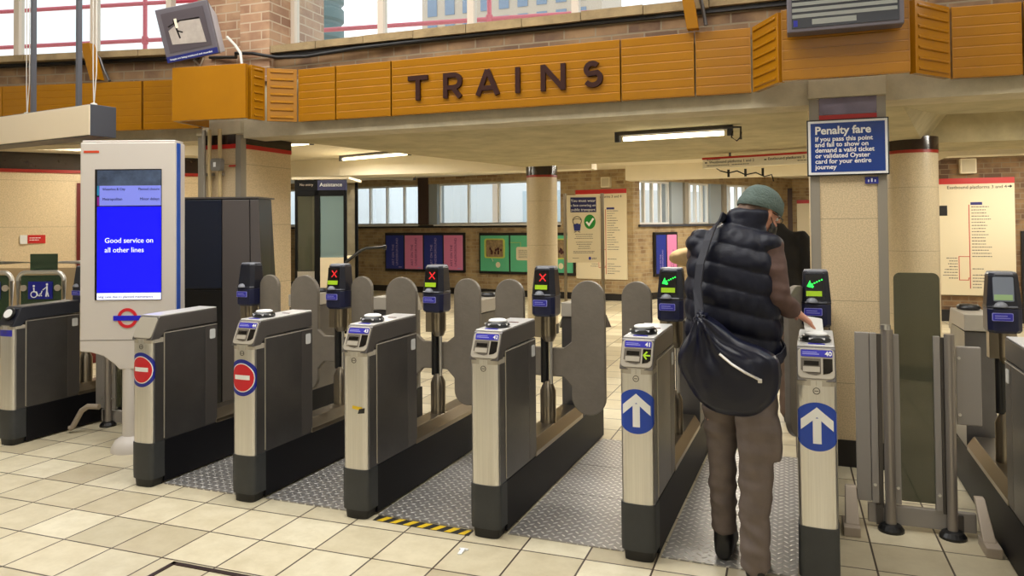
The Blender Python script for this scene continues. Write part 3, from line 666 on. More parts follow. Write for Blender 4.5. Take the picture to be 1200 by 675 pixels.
    if reader:
        b = MB(); b.lathe([(0.058, 0.0), (0.062, 0.008), (0.060, 0.016), (0.050, 0.026), (0.046, 0.028)], (0.0, 0.175, 0.977), 28); rd = b.build('card_reader', M['rubber'], t, smooth=True)
        b = MB(); b.lathe([(0.001, 0.0), (0.046, 0.0), (0.045, 0.006), (0.036, 0.010), (0.001, 0.011)], (0.0, 0.178, 1.005), 28); b.build('reader_pad', M['white'], rd, smooth=True)
        b = MB()
        for a in (200, 250, 300, 340): b.box(0.0565*math.cos(math.radians(a))-.008, 0.0565*math.cos(math.radians(a))+.008, 0.175+0.0575*math.sin(math.radians(a))-.003, 0.175+0.0575*math.sin(math.radians(a))+.003, 0.989, 0.996)
        b.build('reader_marks', M['white'], rd)
        b = MB(); b.box(-0.03, 0.035, 0.085, 0.104, 0.9745, 0.9775); b.build('reader_label', M['blue_label'], tp)
        b = MB(); b.box(-0.005, 0.045, 0.335, 0.347, 0.9785, 0.9805); b.build('return_slot', M['dark_red'], tp)
    # keyhole badge
    b = MB()
    x_, y_ = on_nose(0, 0.0)
    b.ring(0.0, 0.800, 0.011, 0.014, y_-0.0012, y_+0.002, 20); b.box(-0.008, 0.008, y_-0.0012, y_+0.002, 0.7985, 0.8015); b.build('badge', M['grey_dark'], t)
    # stickers on the nose
    if sign == 'no_entry':
        b = strip_disc(MB(), 0.099, 0.668, 0.0010); s1 = b.build('no_entry_sign', M['roundel_blue'], t)
        b = strip_disc(MB(), 0.078, 0.668, 0.0014); b.build('white_line', M['white'], s1)
        b = strip_disc(MB(), 0.073, 0.668, 0.0018); b.build('red_disc', M['sign_red'], s1)
        b = wrap_quad(MB(), [(-0.050, 0.658), (0.050, 0.658), (0.050, 0.682), (-0.050, 0.682)], 0.0022, 12); b.build('white_bar', M['white'], s1)
    elif sign == 'arrow':
        b = strip_disc(MB(), 0.098, 0.656, 0.0010); s1 = b.build('arrow_sign', M['sign_blue'], t)
        b = wrap_quad(MB(), [(-0.016, 0.588), (0.016, 0.588), (0.016, 0.690), (-0.016, 0.690)], 0.0016, 4)
        wrap_quad(b, [(-0.062, 0.682), (0.0, 0.735), (0.0, 0.695), (-0.062, 0.640)], 0.0017, 10)
        wrap_quad(b, [(0.0, 0.735), (0.062, 0.682), (0.062, 0.640), (0.0, 0.695)], 0.0017, 10)
        b.build('white_arrow', M['white'], s1)
    if tape:
        b = MB()
        wrap_quad(b, [(-0.012, 0.556), (0.050, 0.548), (0.046, 0.566), (-0.008, 0.572)], 0.0012, 6); tq = b.build('tape_scrap', M['yellow'], t)
        b = MB(); wrap_quad(b, [(0.022, 0.532), (0.058, 0.536), (0.060, 0.562), (0.030, 0.556)], 0.0015, 6); b.build('tape_stain', M['hazard_black'], tq)
    # plinth: kick guard at the nose, dark sides, feet
    kp = [(x_*1.05, y_-0.004) for x_, y_ in nose_profile(0.0745, 0.10, r=0.033)]
    b = MB(); b.loft([[(x_*0.99, y_+0.002, 0.045) for x_, y_ in kp], [(x_, y_, 0.085) for x_, y_ in kp], [(x_, y_, 0.250) for x_, y_ in kp]]); b.build('kick_guard', M['plinth'], t, smooth=True)
    b = MB(); b.loft([[(x_*0.80, y_*0.86+0.010, 0.0) for x_, y_ in kp], [(x_*0.88, y_*0.9+0.008, 0.047) for x_, y_ in kp]]); b.build('foot', M['foot'], t)
    b = MB(); b.box(-0.077, 0.077, 0.094, 1.86, 0.010, 0.252); b.build('plinth', M['plinth_blue'], t, bevel=0.004)
    # low middle section with sloping steel sill
    b = MB(); b.loft([[(-0.079, 0.50, 0.25), (0.079, 0.50, 0.25), (0.079, 1.36, 0.25), (-0.079, 1.36, 0.25)], [(-0.079, 0.50, 0.275), (0.079, 0.50, 0.275), (0.079, 1.36, 0.275), (-0.079, 1.36, 0.275)], [(-0.050, 0.53, 0.33), (0.050, 0.53, 0.33), (0.050, 1.34, 0.33), (-0.050, 1.34, 0.33)]]); b.build('sill', M['steel_mid'], t, bevel=0.003)
    # post with signal head
    b = MB(); b.lathe([(0.046, 0.30), (0.046, 0.515), (0.024, 0.565), (0.022, 0.57)], (0.006, py, 0), 20); po = b.build('post_base', M['steel_mid'], t, smooth=True)
    b = MB(); b.cyl((-0.012, py, 0.56), (-0.012, py, 0.86), 0.024, n=14); b.build('post', M['rubber'], t, smooth=True)
    b = MB(); b.cyl((0.030, py-0.01, 0.555), (0.030, py-0.01, 0.86), 0.010, n=12); b.build('rod', M['steel'], t, smooth=True)
    b = MB(); b.lathe([(0.030, 0.80), (0.044, 0.83), (0.046, 0.835), (0.046, 0.955)], (0.012, py, 0), 20); b.box(-0.062, -0.02, py-0.03, py+0.03, 0.825, 0.955); b.build('collar', M['steel_mid'], t, smooth=True)
    def oct_(hw, hy, c=0.022, y0=0): return [(-hw+c, -hy+y0), (hw-c, -hy+y0), (hw, -hy+c+y0), (hw, hy-c+y0), (hw-c, hy+y0), (-hw+c, hy+y0), (-hw, hy-c+y0), (-hw, -hy+c+y0)]
    b = MB(); b.loft([[(x_, y_+py, z) for x_, y_ in oct_(w_, h_)] for w_, h_, z in ((0.062, 0.060, 0.948), (0.072, 0.070, 0.962), (0.072, 0.070, 1.066))]); hb = b.build('head_base', M['head_base'], t, smooth=False, bevel=0.004)
    b = MB(); b.loft([[(x_, y_+py, z) for x_, y_ in oct_(w_, h_, 0.022, y0)] for w_, h_, y0, z in ((0.0735, 0.071, 0, 1.066), (0.0735, 0.071, 0, 1.074), (0.071, 0.068, 0.002, 1.078), (0.061, 0.058, 0.008, 1.225), (0.054, 0.05, 0.008, 1.236))]); hd = b.build('signal_head', M['head'], t, bevel=0.004)
    b = MB(); b.lathe([(0.03, 0.0), (0.030, 0.004), (0.024, 0.016), (0.012, 0.024), (0.001, 0.026)], (-0.018, py-0.060, 1.074), 20); b.build('lamp_dome', M['collar_blue'], hd, smooth=True)
    b = MB(); b.loft([[(x_, y_+py, z) for x_, y_ in oct_(w_, h_, 0.022, 0.008)] for w_, h_, z in ((0.0615, 0.0585, 1.221), (0.0545, 0.0505, 1.237), (0.0535, 0.0495, 1.238))]); b.build('cap', M['collar_blue'], hd)
    # display on the sloping front of the head
    MD = Matrix.Translation((0, py-0.0665, 1.080)) @ Matrix.Rotation(math.radians(-7.0), 4, 'X')
    if display != 'none':
     b = MB(MD); b.prism_y(rrect(-0.048, 0.036, 0.020, 0.136, 0.006, 3), -0.0055, 0.004); ds = b.build('display', M['pale_screen'] if display == 'pale' else M['screen'], hd)
     b = MB(MD); b.box(-0.045, 0.030, -0.007, -0.004, 0.026, 0.052); b.build('status_strip', M['pale_led'] if display == 'pale' else M['yellow_led'], ds)
    if display == 'x':
        b = MB(MD); b.stroke([(-0.018, 0.074), (0.020, 0.116)], 0.007, -0.007, -0.005); b.stroke([(-0.018, 0.116), (0.020, 0.074)], 0.007, -0.007, -0.005); b.build('red_cross', M['red_led'], ds)
    elif display == 'arrow':
        b = MB(MD)
        for i in range(5): b.disc(-0.016+0.0115*i, 0.087+0.0058*i, 0.0042, 0.0042, -0.007, -0.005, 10)
        b.prism_y([(-0.041, 0.074), (-0.026, 0.107), (-0.022, 0.091), (-0.008, 0.076), (-0.012, 0.068)], -0.007, -0.005)
        b.build('green_arrow', M['green_led'], ds)
    b = MB(); b.prism_y(rrect(-0.056, 0.030, 1.008, 1.046, 0.005, 3), py-0.0735, py-0.069); lb = b.build('head_label', M['label_line'], hb)
    b = MB(); b.prism_y(rrect(-0.053, 0.027, 1.011, 1.043, 0.004, 3), py-0.0745, py-0.071); b.build('label_face', M['blue_label'], lb)
    b = MB(); b.box(-0.045, 0.006, py-0.0752, py-0.074, 1.030, 1.0345); b.box(-0.045, 0.018, py-0.0752, py-0.074, 1.020, 1.0235); b.build('label_text', M['label_line'], lb)
    # paddles
    for (xa, xb) in paddles:
        sgn = 1 if xa > 0 else -1
        a0, a1 = sorted((abs(xa), abs(xb))); w = a1-a0; r = w/2; cxp = (a0+a1)/2
        pts = []
        top, bot = 1.157, 0.385
        for i in range(15): a = PI-PI*i/14; pts.append((cxp+r*math.cos(a), top-r+r*math.sin(a)))
        for i in range(15): a = -PI*i/14; pts.append((cxp+r*math.cos(a), bot+r+r*math.sin(a)))
        neck = [(a0, 0.545), (max(0.03, a0-0.05), 0.595), (0.03, 0.595), (0.03, 0.762), (max(0.03, a0-0.05), 0.762), (a0, 0.800)]
        pts += neck
        pts = [(p[0]*sgn, p[1]) for p in pts]
        b = MB(); b.prism_y(pts, py-0.016+0.02, py+0.016+0.02); pd = b.build('paddle', M['paddle'], t, bevel=0.005)
    # rear unit
    if rear:
        RY = lambda pts: [(x_, 1.87-y_) for x_, y_ in pts][::-1]
        b = MB(); b.prism_z(RY(nose_profile(0.0725, 0.47)), 0.245, 0.878); b.build('rear_cabinet', M['steel_side'], t, smooth=True)
        b = MB(); b.prism_x([(1.87-y_, z_) for y_, z_ in lid[:4]] + [(1.39, 0.974), (1.39, 0.884), (1.765, 0.880), (1.81, 0.838)], -0.0745, 0.0745); b.build('rear_lid', M['console'], t, bevel=0.004)
        b = MB(); b.lathe([(0.058, 0.0), (0.062, 0.008), (0.060, 0.016), (0.050, 0.026), (0.001, 0.030)], (0.0, 1.69, 0.974), 24); b.build('rear_card_reader', M['rubber'], t, smooth=True)
    return t

gate('ticket gate with blank console and no-entry sign, next to the information totem', -3.497, 3.33, None, 'no_entry', 'none', False, paddles=[(0.075, 0.228)])
gate('ticket gate numbered 44 with a no-entry sign on its nose', -2.782, 3.325, '44', 'no_entry', 'x', True, paddles=[(-0.40, -0.18), (0.085, 0.235)])
gate('ticket gate numbered 43 with a torn scrap of yellow tape on its bare nose', -2.080, 3.32, '43', None, 'x', True, paddles=[(-0.37, -0.15), (0.115, 0.290)], tape=True)
gate('ticket gate numbered 42 with bare steel nose and red cross signal', -1.367, 3.315, '42', None, 'x', True, paddles=[(-0.33, -0.145), (0.15, 0.35)])
gate('ticket gate numbered 41 with white arrow sign, left of the man', -0.637, 3.305, '41', 'arrow', 'arrow', True, paddles=[(-0.285, -0.115)], number_led=True)
g40 = gate('ticket gate numbered 40 with a white arrow sign, right of the man under his hand', 0.100, 3.285, '40', 'arrow', 'arrow', True, paddles=[])
# open paddle of gate 40, swung back along the aisle
b = MB(Matrix.Translation((-0.045, 0.92, 0)) @ Matrix.Rotation(math.radians(62), 4, 'Z'))
pts = [(-0.10+0.10*math.cos(PI-PI*i/14), 1.06+0.10*math.sin(PI-PI*i/14)) for i in range(15)] + [(-0.10+0.10*math.cos(-PI*i/14), 0.49+0.10*math.sin(-PI*i/14)) for i in range(15)]
b.prism_y(pts, -0.016, 0.016); b.build('paddle', M['paddle'], g40, bevel=0.005)
gate('ticket gate at the right edge with a pale blank signal screen, beyond the glass gate', 0.945, 3.30, '39', None, 'pale', True, loc_rz=-1.0)
fg = gate('wide-aisle ticket gate at the far left edge, beside the wheelchair paddles', -5.060, 3.66, None, None, 'none', False, loc_rz=-1.0, dark=True, py=0.62)
fg.scale = (1, 1, 0.968)
b = MB(MS); b.disc(0.0, 0.080, 0.052, 0.046, -0.020, -0.003, 28); rd = b.build('card_reader', M['rubber'], fg, bevel=0.005)
b = MB(MS); b.disc(0.0, 0.080, 0.038, 0.032, -0.0225, -0.019, 28); b.build('reader_pad', M['white'], rd)
b = strip_disc(MB(), 0.0001, 0.8, 0.0); b.bm.clear(); wrap_quad(b, [(-0.065, 0.770), (0.060, 0.770), (0.060, 0.815), (-0.065, 0.815)], 0.0012, 8); b.build('blue_label', M['blue_label'], fg)

# tread plates between the gates: three in each aisle
GX = [-3.497, -2.782, -2.080, -1.367, -0.637, 0.100]; GY = [3.33, 3.325, 3.32, 3.315, 3.305, 3.285]
nm = ['first aisle from the left, right of the blank gate', 'aisle between gates 44 and 43', 'aisle between gates 43 and 42', 'wide bright aisle between gates 42 and 41', 'aisle the man walks through']
order = ['nearest', 'middle', 'furthest']
for i in range(5):
    for k, (ya, yb) in enumerate(((0.085, 0.70), (0.706, 1.20), (1.206, 1.78))):
        x0, x1 = GX[i]+0.085, GX[i+1]-0.085; yy = (GY[i]+GY[i+1])/2; sh = 0.035
        b = MB(); b.prism_z([(x0+ya*sh, yy+ya), (x1+ya*sh, yy+ya-0.01), (x1+yb*sh, yy+yb-0.01), (x0+yb*sh, yy+yb)], 0.0005, 0.006)
        tag(b.build('tread_plate', M['tread']), '%s steel tread plate in the %s' % (order[k], nm[i]), 'floor plate', 'tread plates')
# hazard tape stuck in front of the aisle between 43 and 42
b = MB(); b.prism_z([(-1.985, 3.335), (-1.45, 3.315), (-1.45, 3.385), (-1.985, 3.40)], 0.0005, 0.0012)
ht = tag(b.build('hazard_tape', M['hazard_black']), 'yellow and black striped hazard tape on the floor between gates 43 and 42', 'tape')
b = MB()
for i in range(7):
    x = -1.985+0.076*i; y = 3.335-0.0374*(x+1.985)
    b.face([(x+0.02, y+0.002, 0.0016), (x+0.055, y+0.002, 0.0016), (x+0.085 if i < 6 else x+.07, y+0.060, 0.0016), (x+0.048, y+0.060, 0.0016)])
b.build('stripes', M['yellow'], ht)
# access cover frame at the bottom edge
b = MB()
b.box(-2.578, -1.6, 2.612, 2.636, 0.0005, 0.004); b.box(-2.578, -2.556, 2.0, 2.636, 0.0005, 0.004); b.box(-1.622, -1.6, 2.0, 2.636, 0.0005, 0.004)
ac = tag(b.build('access_cover', mat('worn_brass_frame', (74, 60, 58), 0.4, 0.6)), 'tiled floor access cover with a dark metal rim at the bottom edge', 'floor cover')
# litter: a bent scrap of white paper
b = MB(); b.M = Matrix.Translation((-1.40, 3.145, 0.0))
b.loft([[(-0.02, -.03, 0.001), (0.0, -.03, 0.001), (0.0, 0.02, 0.001), (-0.02, 0.02, 0.001)], [(-0.018, -.03, 0.004), (0.002, -.028, 0.006), (0.0, 0.02, 0.012), (-0.02, 0.022, 0.010)]])
b.box(-0.03, 0.012, 0.016, 0.026, 0.001, 0.008)
tag(b.build('paper_scrap', M['white']), 'small crumpled white paper scrap on the floor tiles before gate 42', 'litter')
# ------------------------------------------------------------------ lighting fixtures of the lower concourse
def fluorescent(label, p0, p1, zc, lit=True, power=14):
    p0 = Vector((*p0, 0)); p1 = Vector((*p1, 0)); d = p1-p0; L = d.length
    t = thing('fluorescent_light', label, 'ceiling light', ((p0.x+p1.x)/2, (p0.y+p1.y)/2, zc-0.002), math.atan2(d.y, d.x), 'fluorescent ceiling lights')
    b = MB(); b.box(-L/2, L/2, -0.03, 0.03, -0.030, 0.0); b.build('batten', M['grey_dark'] if lit else M['cream'], t, bevel=0.003)
    for s_ in (-1, 1):
        b = MB(); b.box(s_*L/2-0.02, s_*L/2+0.02, -0.022, 0.022, -0.082, -0.0); b.build('end_cap', M['sign_dark'], t)
    b = MB(); b.cyl((-L/2+0.05, 0, -0.058), (L/2-0.05, 0, -0.058), 0.019 if lit else 0.03, n=14); b.build('tube', M['tube'] if lit else M['tube_off'], t, smooth=True)
    if lit:
        l = area_light('fluorescent_glow', (0, 0, -0.10), (0, 0, 0), L*0.9, 0.06, power, (1.0, 0.95, 0.84)); l.parent = t
    return t
fluorescent('lit fluorescent tube under the stained concrete soffit, right of the lettering', (-1.325, 6.21), (-0.41, 6.11), 2.25, power=24)
fluorescent('lit fluorescent tube on the cream ceiling right of the beige column, over the booth', (-6.26, 9.66), (-4.90, 9.26), 2.54, power=26)
fluorescent('lit fluorescent tube half hidden behind the left square column', (-6.6, 7.79), (-5.32, 7.58), 2.54, power=26)
fluorescent('unlit pale fluorescent fitting by the back windows', (-8.3, 13.35), (-7.5, 14.4), 2.54, lit=False)
for i, (x, y) in enumerate(((-3.9, 11.1), (-0.6, 10.6), (3.2, 11.6), (2.6, 7.3), (-1.6, 11.2), (-0.9, 14.6), (0.9, 16.4))):  # extra tubes added out of view to brighten the concourse
    fluorescent('added lit fluorescent tube, unseen above the low slab, brightening the concourse', (x-0.7, y), (x+0.7, y-0.1), 2.54, power=42)
fluorescent('added lit fluorescent tube in the lobby on the left, unseen behind the fascia', (-6.9, 5.65), (-5.8, 5.75), 2.54, power=26)  # extra tube added out of view to light the lobby
area_light('yard_daylight', (-7.0, 15.5, 2.0), (math.radians(90), 0, math.radians(-8)), 6, 0.9, 30, (0.85, 0.93, 1.0))

# ------------------------------------------------------------------ service information totem
t = thing('information_totem', 'pale information totem with blue screen on a single foot, left of the gates', 'information screen', (-4.143, 3.865, 0), math.radians(21))
b = MB(); b.lathe([(0.001, 0.0), (0.125, 0.0), (0.122, 0.03), (0.10, 0.07), (0.06, 0.10), (0.001, 0.105)], (0, 0, 0), 28); b.build('base', M['kiosk'], t, smooth=True)
b = MB(); b.cyl((0, 0, 0.08), (0, 0, 0.62), 0.055, n=24); b.build('pole', M['kiosk'], t, smooth=True)
sh = [(-0.315, 2.055), (-0.315, 0.665), (-0.245, 0.660), (-0.16, 0.635), (-0.08, 0.575), (-0.055, 0.545), (0.055, 0.545), (0.09, 0.575), (0.17, 0.635), (0.25, 0.660), (0.315, 0.665), (0.315, 2.055)]
b = MB(); b.prism_y(sh, -0.055, 0.10); b.box(-0.31, 0.31, -0.045, 0.09, 2.055, 2.07); shell = b.build('shell', M['kiosk'], t, bevel=0.014, seg=3)
b = MB(); b.box(-0.316, 0.316, -0.0562, -0.05, 0.738, 0.742); b.build('panel_joint', M['grey_print'], shell)
b = MB(); b.box(0.3135, 0.318, -0.035, 0.02, 0.72, 2.05); b.build('edge_strip', M['kiosk_blue'], t)
b = MB(); b.box(-0.29, -0.19, -0.058, -0.054, 1.985, 2.00); b.build('warning_label', mat('orange_red_label', (206, 70, 40), 0.4), t)
b = MB(); b.box(-0.215, 0.225, -0.059, -0.05, 1.005, 1.875); scr = b.build('screen', M['screen'], t)
b = MB(); b.box(-0.200, 0.222, -0.0600, -0.0585, 1.055, 1.625); b.build('blue_panel', M['screen_blue'], scr)
b = MB(); b.box(-0.200, 0.222, -0.0600, -0.0585, 1.008, 1.052); b.build('ticker_panel', M['screen_white'], scr)
b = MB(); b.box(-0.185, 0.222, -0.0600, -0.0585, 1.632, 1.765); b.build('status_panel', M['screen_lilac'], scr)
b = MB(); b.box(-0.200, 0.222, -0.0598, -0.0585, 1.765, 1.868); b.build('header_panel', mat('header_slate', (70, 84, 110), 0.3, var=0.6, vscale=9, emit=0.0), scr)
b = MB(); b.box(-0.200, -0.187, -0.0600, -0.0585, 1.632, 1.69); b.build('line_colour', M['screen_plum'], scr)
b = MB(); b.box(-0.200, -0.187, -0.0600, -0.0585, 1.70, 1.765); b.build('line_colour', M['screen_teal'], scr)
lettering([('Good service on', -0.150, 1.385, 0.0475), ('all other lines', -0.150, 1.322, 0.0475)], M['screen_white'], scr, -0.0605)
lettering([('Metropolitan', -0.165, 1.668, 0.025), ('Minor delays', 0.212, 1.668, 0.025, 'RIGHT'), ('Waterloo & City', -0.165, 1.735, 0.022), ('Planned closure', 0.212, 1.735, 0.022, 'RIGHT')], M['screen_navy'], scr, -0.0605)
lettering([('ning Lane due to planned maintenance', -0.193, 1.020, 0.0235)], M['grey_print'], scr, -0.0605)
b = MB(); b.ring(0.0, 0.885, 0.046, 0.066, -0.0585, -0.054, 36); b.build('red_ring', M['sign_red'], t)
b = MB(); b.box(-0.092, 0.092, -0.0600, -0.054, 0.869, 0.901); b.build('blue_bar', mat('pure_blue_bar', (20, 20, 200), 0.35), t)

# ------------------------------------------------------------------ dark machine behind the gates
t = thing('ticket_machine', 'tall dark navy and grey machine cabinet behind the information totem', 'machine', (-4.02, 4.60, 0), math.radians(19))
b = MB(); b.hexa([(-0.30, 0.0, 0.0), (0.34, 0.0, 0.0), (0.34, 0.34, 0.0), (-0.30, 0.34, 0.0)], [(-0.30, 0.0, 1.70), (0.27, 0.0, 1.70), (0.25, 0.34, 1.70), (-0.30, 0.34, 1.70)]); b.build('cabinet', M['machine_black'], t, bevel=0.004)
b = MB(); b.box(-0.30, -0.012, -0.012, 0.0, 1.02, 1.69); b.build('upper_panel', M['machine_navy'], t, bevel=0.003)
b = MB(); b.box(-0.30, -0.012, -0.010, 0.0, 0.12, 1.005); b.build('lower_panel', M['machine_black'], t, bevel=0.003)
b = MB(); b.prism_y([(-0.005, 0.12), (0.215, 0.12), (0.200, 1.69), (-0.005, 1.69)], -0.012, 0.0); dr = b.build('door', M['machine_grey'], t, bevel=0.003)
b = MB(); b.cyl((0.185, -0.022, 1.165), (0.185, -0.010, 1.165), 0.014, n=14); b.build('lock', M['steel'], dr)
b = MB(); b.prism_y([(0.222, 0.12), (0.335, 0.12), (0.272, 1.69), (0.207, 1.69)], -0.012, 0.0); b.build('side_flange', M['machine_grey'], t, bevel=0.003)
b = MB(); b.box(-0.31, 0.275, -0.015, 0.34, 1.70, 1.712); b.build('top_lid', M['steel_lid'], t)

# ------------------------------------------------------------------ assistance booth
t = thing('assistance_booth', 'dark glazed booth with a blue Assistance header beyond the gates', 'booth', (-6.06, 8.86, 0), math.radians(20))
fr_ = M['booth_black']
b = MB()
for x0, x1 in ((-0.37, -0.335), (-0.10, -0.02), (0.305, 0.345)): b.box(x0, x1, 0, 0.05, 0, 2.15)
for x0 in (-0.37, 0.305): b.box(x0, x0+0.04, 0.75, 0.8, 0, 2.15)
b.box(-0.335, 0.305, 0.0, 0.05, 1.905, 1.985); b.build('frame', fr_, t, bevel=0.003)
b = MB(); b.box(-0.05, 0.345, -0.012, 0.05, 1.985, 2.125); h_ = b.build('header', mat('assistance_navy', (14, 16, 74), 0.35), t)
lettering([('Assistance', -0.02, 2.035, 0.074)], M['white'], h_, -0.0135)
b = MB(); b.box(-0.37, -0.05, -0.008, 0.05, 1.985, 2.125); h2 = b.build('door_header', fr_, t)
lettering([('No entry', -0.30, 2.045, 0.050)], M['grey_light'], h2, -0.0095)
b = MB(); b.box(-0.40, 0.39, -0.05, 0.85, 2.13, 2.165); b.build('roof', M['cream'], t, bevel=0.004)
b = MB(); b.box(-0.02, 0.305, 0.015, 0.025, 1.05, 1.905); b.build('window_pane', M['booth_glass'], t)
b = MB(); b.box(-0.335, -0.10, 0.015, 0.025, 0.86, 1.985); b.build('door_pane', mat_glass('smoky_pane', (120, 118, 100), 0.3), t)
b = MB(); b.box(-0.02, 0.305, 0.0, 0.04, 0.0, 1.05); b.build('counter_front', mat('white_counter_panel', (220, 206, 178), 0.4), t)
b = MB(); b.box(-0.335, -0.10, 0.0, 0.04, 0.62, 0.86); b.build('kick_plate', M['steel'], t)
b = MB(); b.box(-0.335, -0.10, 0.0, 0.04, 0.0, 0.62); b.build('lower_panel', fr_, t)
b = MB(); b.box(-0.02, 0.30, 0.05, 0.75, 1.02, 1.05); b.build('desk', M['cream'], t)
b = MB(); b.box(-0.36, 0.34, 0.76, 0.79, 0, 2.1); b.build('back_panel', mat('booth_back_grey', (150, 140, 118), 0.6, var=0.3, vscale=5), t)
b = MB(); b.tube([(0.34, -0.02, 0.98), (0.55, -0.02, 1.145), (0.62, -0.02, 1.175), (0.86, -0.02, 1.185)], 0.022); b.cyl((0.86, -0.02, 1.185), (0.90, -0.02, 1.185), 0.035, n=14); b.build('handrail', M['rubber'], t, smooth=True)

# ------------------------------------------------------------------ face covering sign on its stand
t = thing('sign_stand', 'free-standing face covering notice between two grey posts beyond the gates', 'sign stand', (-2.79, 10.62, 0), math.radians(20))
b = MB(); b.box(-0.235, 0.245, -0.01, 0.02, 0.925, 1.905); b.build('board', mat('notice_board_cream', (214, 202, 172), 0.4), t, bevel=0.003)
b = MB(); b.cyl((-0.265, 0.0, 0.02), (-0.265, 0.0, 1.93), 0.022, n=14); b.build('post', M['steel_mid'], t, smooth=True)
b = MB(); b.cyl((0.278, 0.0, 0.02), (0.278, 0.0, 1.93), 0.026, n=14); b.build('post', M['steel_mid'], t, smooth=True)
for x in (-0.265, 0.278):
    b = MB(); b.hexa([(x-0.10, -0.13, 0), (x+0.10, -0.13, 0), (x+0.10, 0.13, 0), (x-0.10, 0.13, 0)], [(x-0.04, -0.05, 0.17), (x+0.04, -0.05, 0.17), (x+0.04, 0.05, 0.17), (x-0.04, 0.05, 0.17)]); b.build('foot', M['grey_dark'], t, bevel=0.006)
    b = MB(); b.cyl((x, 0, 0.15), (x, 0, 0.36), 0.036, n=14); b.build('sleeve', M['steel_mid'], t, smooth=True)
b = MB(); b.box(-0.185, 0.190, -0.014, -0.009, 1.655, 1.872); hp = b.build('heading_panel', mat('heading_navy', (18, 22, 84), 0.4), t)
lettering([('You must wear', 0.0, 1.805, 0.058, 'CENTER'), ('a face covering on', 0.0, 1.74, 0.050, 'CENTER'), ('public transport', 0.0, 1.675, 0.054, 'CENTER')], M['white'], hp, -0.015)
b = MB(); b.disc(0.095, 1.515, 0.083, 0.105, -0.013, -0.009, 32); gd = b.build('green_disc', mat('tick_green', (20, 130, 40), 0.4), t)
b = MB(); b.stroke([(0.045, 1.515), (0.082, 1.470), (0.148, 1.565)], 0.028, -0.015, -0.012); b.build('white_tick', M['white'], gd)
b = MB(); b.ring(-0.090, 1.530, 0.058, 0.068, -0.013, -0.009, 28); b.stroke([(-0.145, 1.545), (-0.12, 1.56), (-0.06, 1.56), (-0.035, 1.545)], 0.008, -0.013, -0.009); b.stroke([(-0.10, 1.375), (-0.135, 1.365)], 0.01, -.013, -.009); b.stroke([(-0.08, 1.375), (-0.045, 1.365)], 0.01, -.013, -.009); fo = b.build('face_outline', M['black'], t)
b = MB(); b.prism_y([(-0.145, 1.475), (-0.09, 1.495), (-0.035, 1.475), (-0.048, 1.385), (-0.132, 1.385)], -0.014, -0.009); b.build('face_mask', mat('mask_navy', (24, 34, 110), 0.5), fo)
def bars(m, parent, rows, y, h, name='print'):
    b = MB()
    for (x0, x1, z) in rows:
        x = x0
        while x < x1-0.006:
            w = random.uniform(0.012, 0.03)*max(1, h/0.012); b.box(x, min(x1, x+w), y-0.001, y, z, z+h*random.uniform(.8, 1)); x += w+h*0.5
    return b.build(name, m, parent)
bars(M['grey_print'], t, [(-0.12, 0.14, 1.33), (-0.11, 0.13, 1.30), (-0.13, 0.14, 1.27), (-0.11, 0.13, 1.215), (-0.10, 0.12, 1.185), (-0.07, 0.09, 1.155), (-0.08, 0.10, 1.125), (-0.15, 0.16, 1.08), (-0.15, 0.15, 1.06), (-0.16, -0.06, 0.985), (0.12, 0.19, 0.985), (0.12, 0.19, 0.970)], -0.010, 0.010)
b = MB(); b.disc(0.09, 0.985, 0.02, 0.024, -0.012, -0.009, 20); b.build('emblem', M['roundel_blue'], t)

# ------------------------------------------------------------------ line maps and platform signs
def line_map(label, x, y, w, z0, z1, rz, head=None, head_x=None, vx=0.0, badge=True):
    t = thing('line_map', label, 'map sign', (x, y, 0), rz, None)
    b = MB(); b.box(-w/2, w/2, -0.03, 0.0, z0, z1); b.build('board', M['map_cream'], t, bevel=0.004)
    b = MB(); b.box(-w/2, w/2, -0.033, -0.029, z1-0.085, z1); b.build('red_header', M['red'], t)
    if head: lettering(head, M['black'], t, -0.0315)
    z = z1-0.42; n = 27; top = z+0.03; bot = z0+0.10
    b = MB(); b.box(vx-0.006, vx+0.006, -0.0315, -0.0295, bot, top)
    lz1 = bot+(top-bot)*0.38; lz0 = bot+(top-bot)*0.10
    b.stroke([(vx, lz1), (vx-0.14*w, lz1), (vx-0.14*w, lz0), (vx-0.02*w, lz0), (vx-0.02*w, lz0+0.03), (vx, lz0+0.03)], 0.010, -0.0315, -0.0295); b.build('route_line', mat('route_red', (190, 70, 60), 0.5), t)
    rows = []
    for i in range(n):
        if 17 <= i <= 19 or 21 <= i <= 21: continue
        zz = top-0.04-(top-bot-0.05)*i/(n-1); rows.append((vx+0.03, vx+0.03+random.uniform(0.10, 0.26)*w, zz))
    for i in range(8):
        zz = lz1-0.03-(lz1-lz0-0.05)*i/7; rows.append((vx-0.16*w-random.uniform(0.10, 0.20)*w, vx-0.16*w, zz))
    bars(M['grey_print'], t, rows, -0.0302, 0.014)
    b = MB(); b.box(vx+0.02, vx+0.17*w, -0.032, -0.0295, top-0.005, top+0.035); b.build('station_flag', mat('flag_navy', (40, 40, 110), 0.5), t)
    if badge:
        b = MB(); b.box(-w/2+0.005, -w/2+0.14, -0.032, -0.0295, z1-0.55, z1-0.40); b.build('notice_patch', M['black'], t)
    return t
line_map('large cream line map headed Eastbound platforms 3 and 4 on the right brick wall', 2.585, 12.69, 1.0, 0.39, 2.11, 0, [('Eastbound platforms 3 and 4', -0.36, 1.955, 0.066)], None, -0.08)
q = ML @ Vector((0.645, 0.005, 0))
line_map('cream line map on the back wall, half hidden by the face covering notice', q.x, q.y, 1.06, 0.406, 2.156, math.radians(-8), [('platforms 3 and 4', 0.43, 1.99, 0.07, 'RIGHT')], None, 0.1, False)
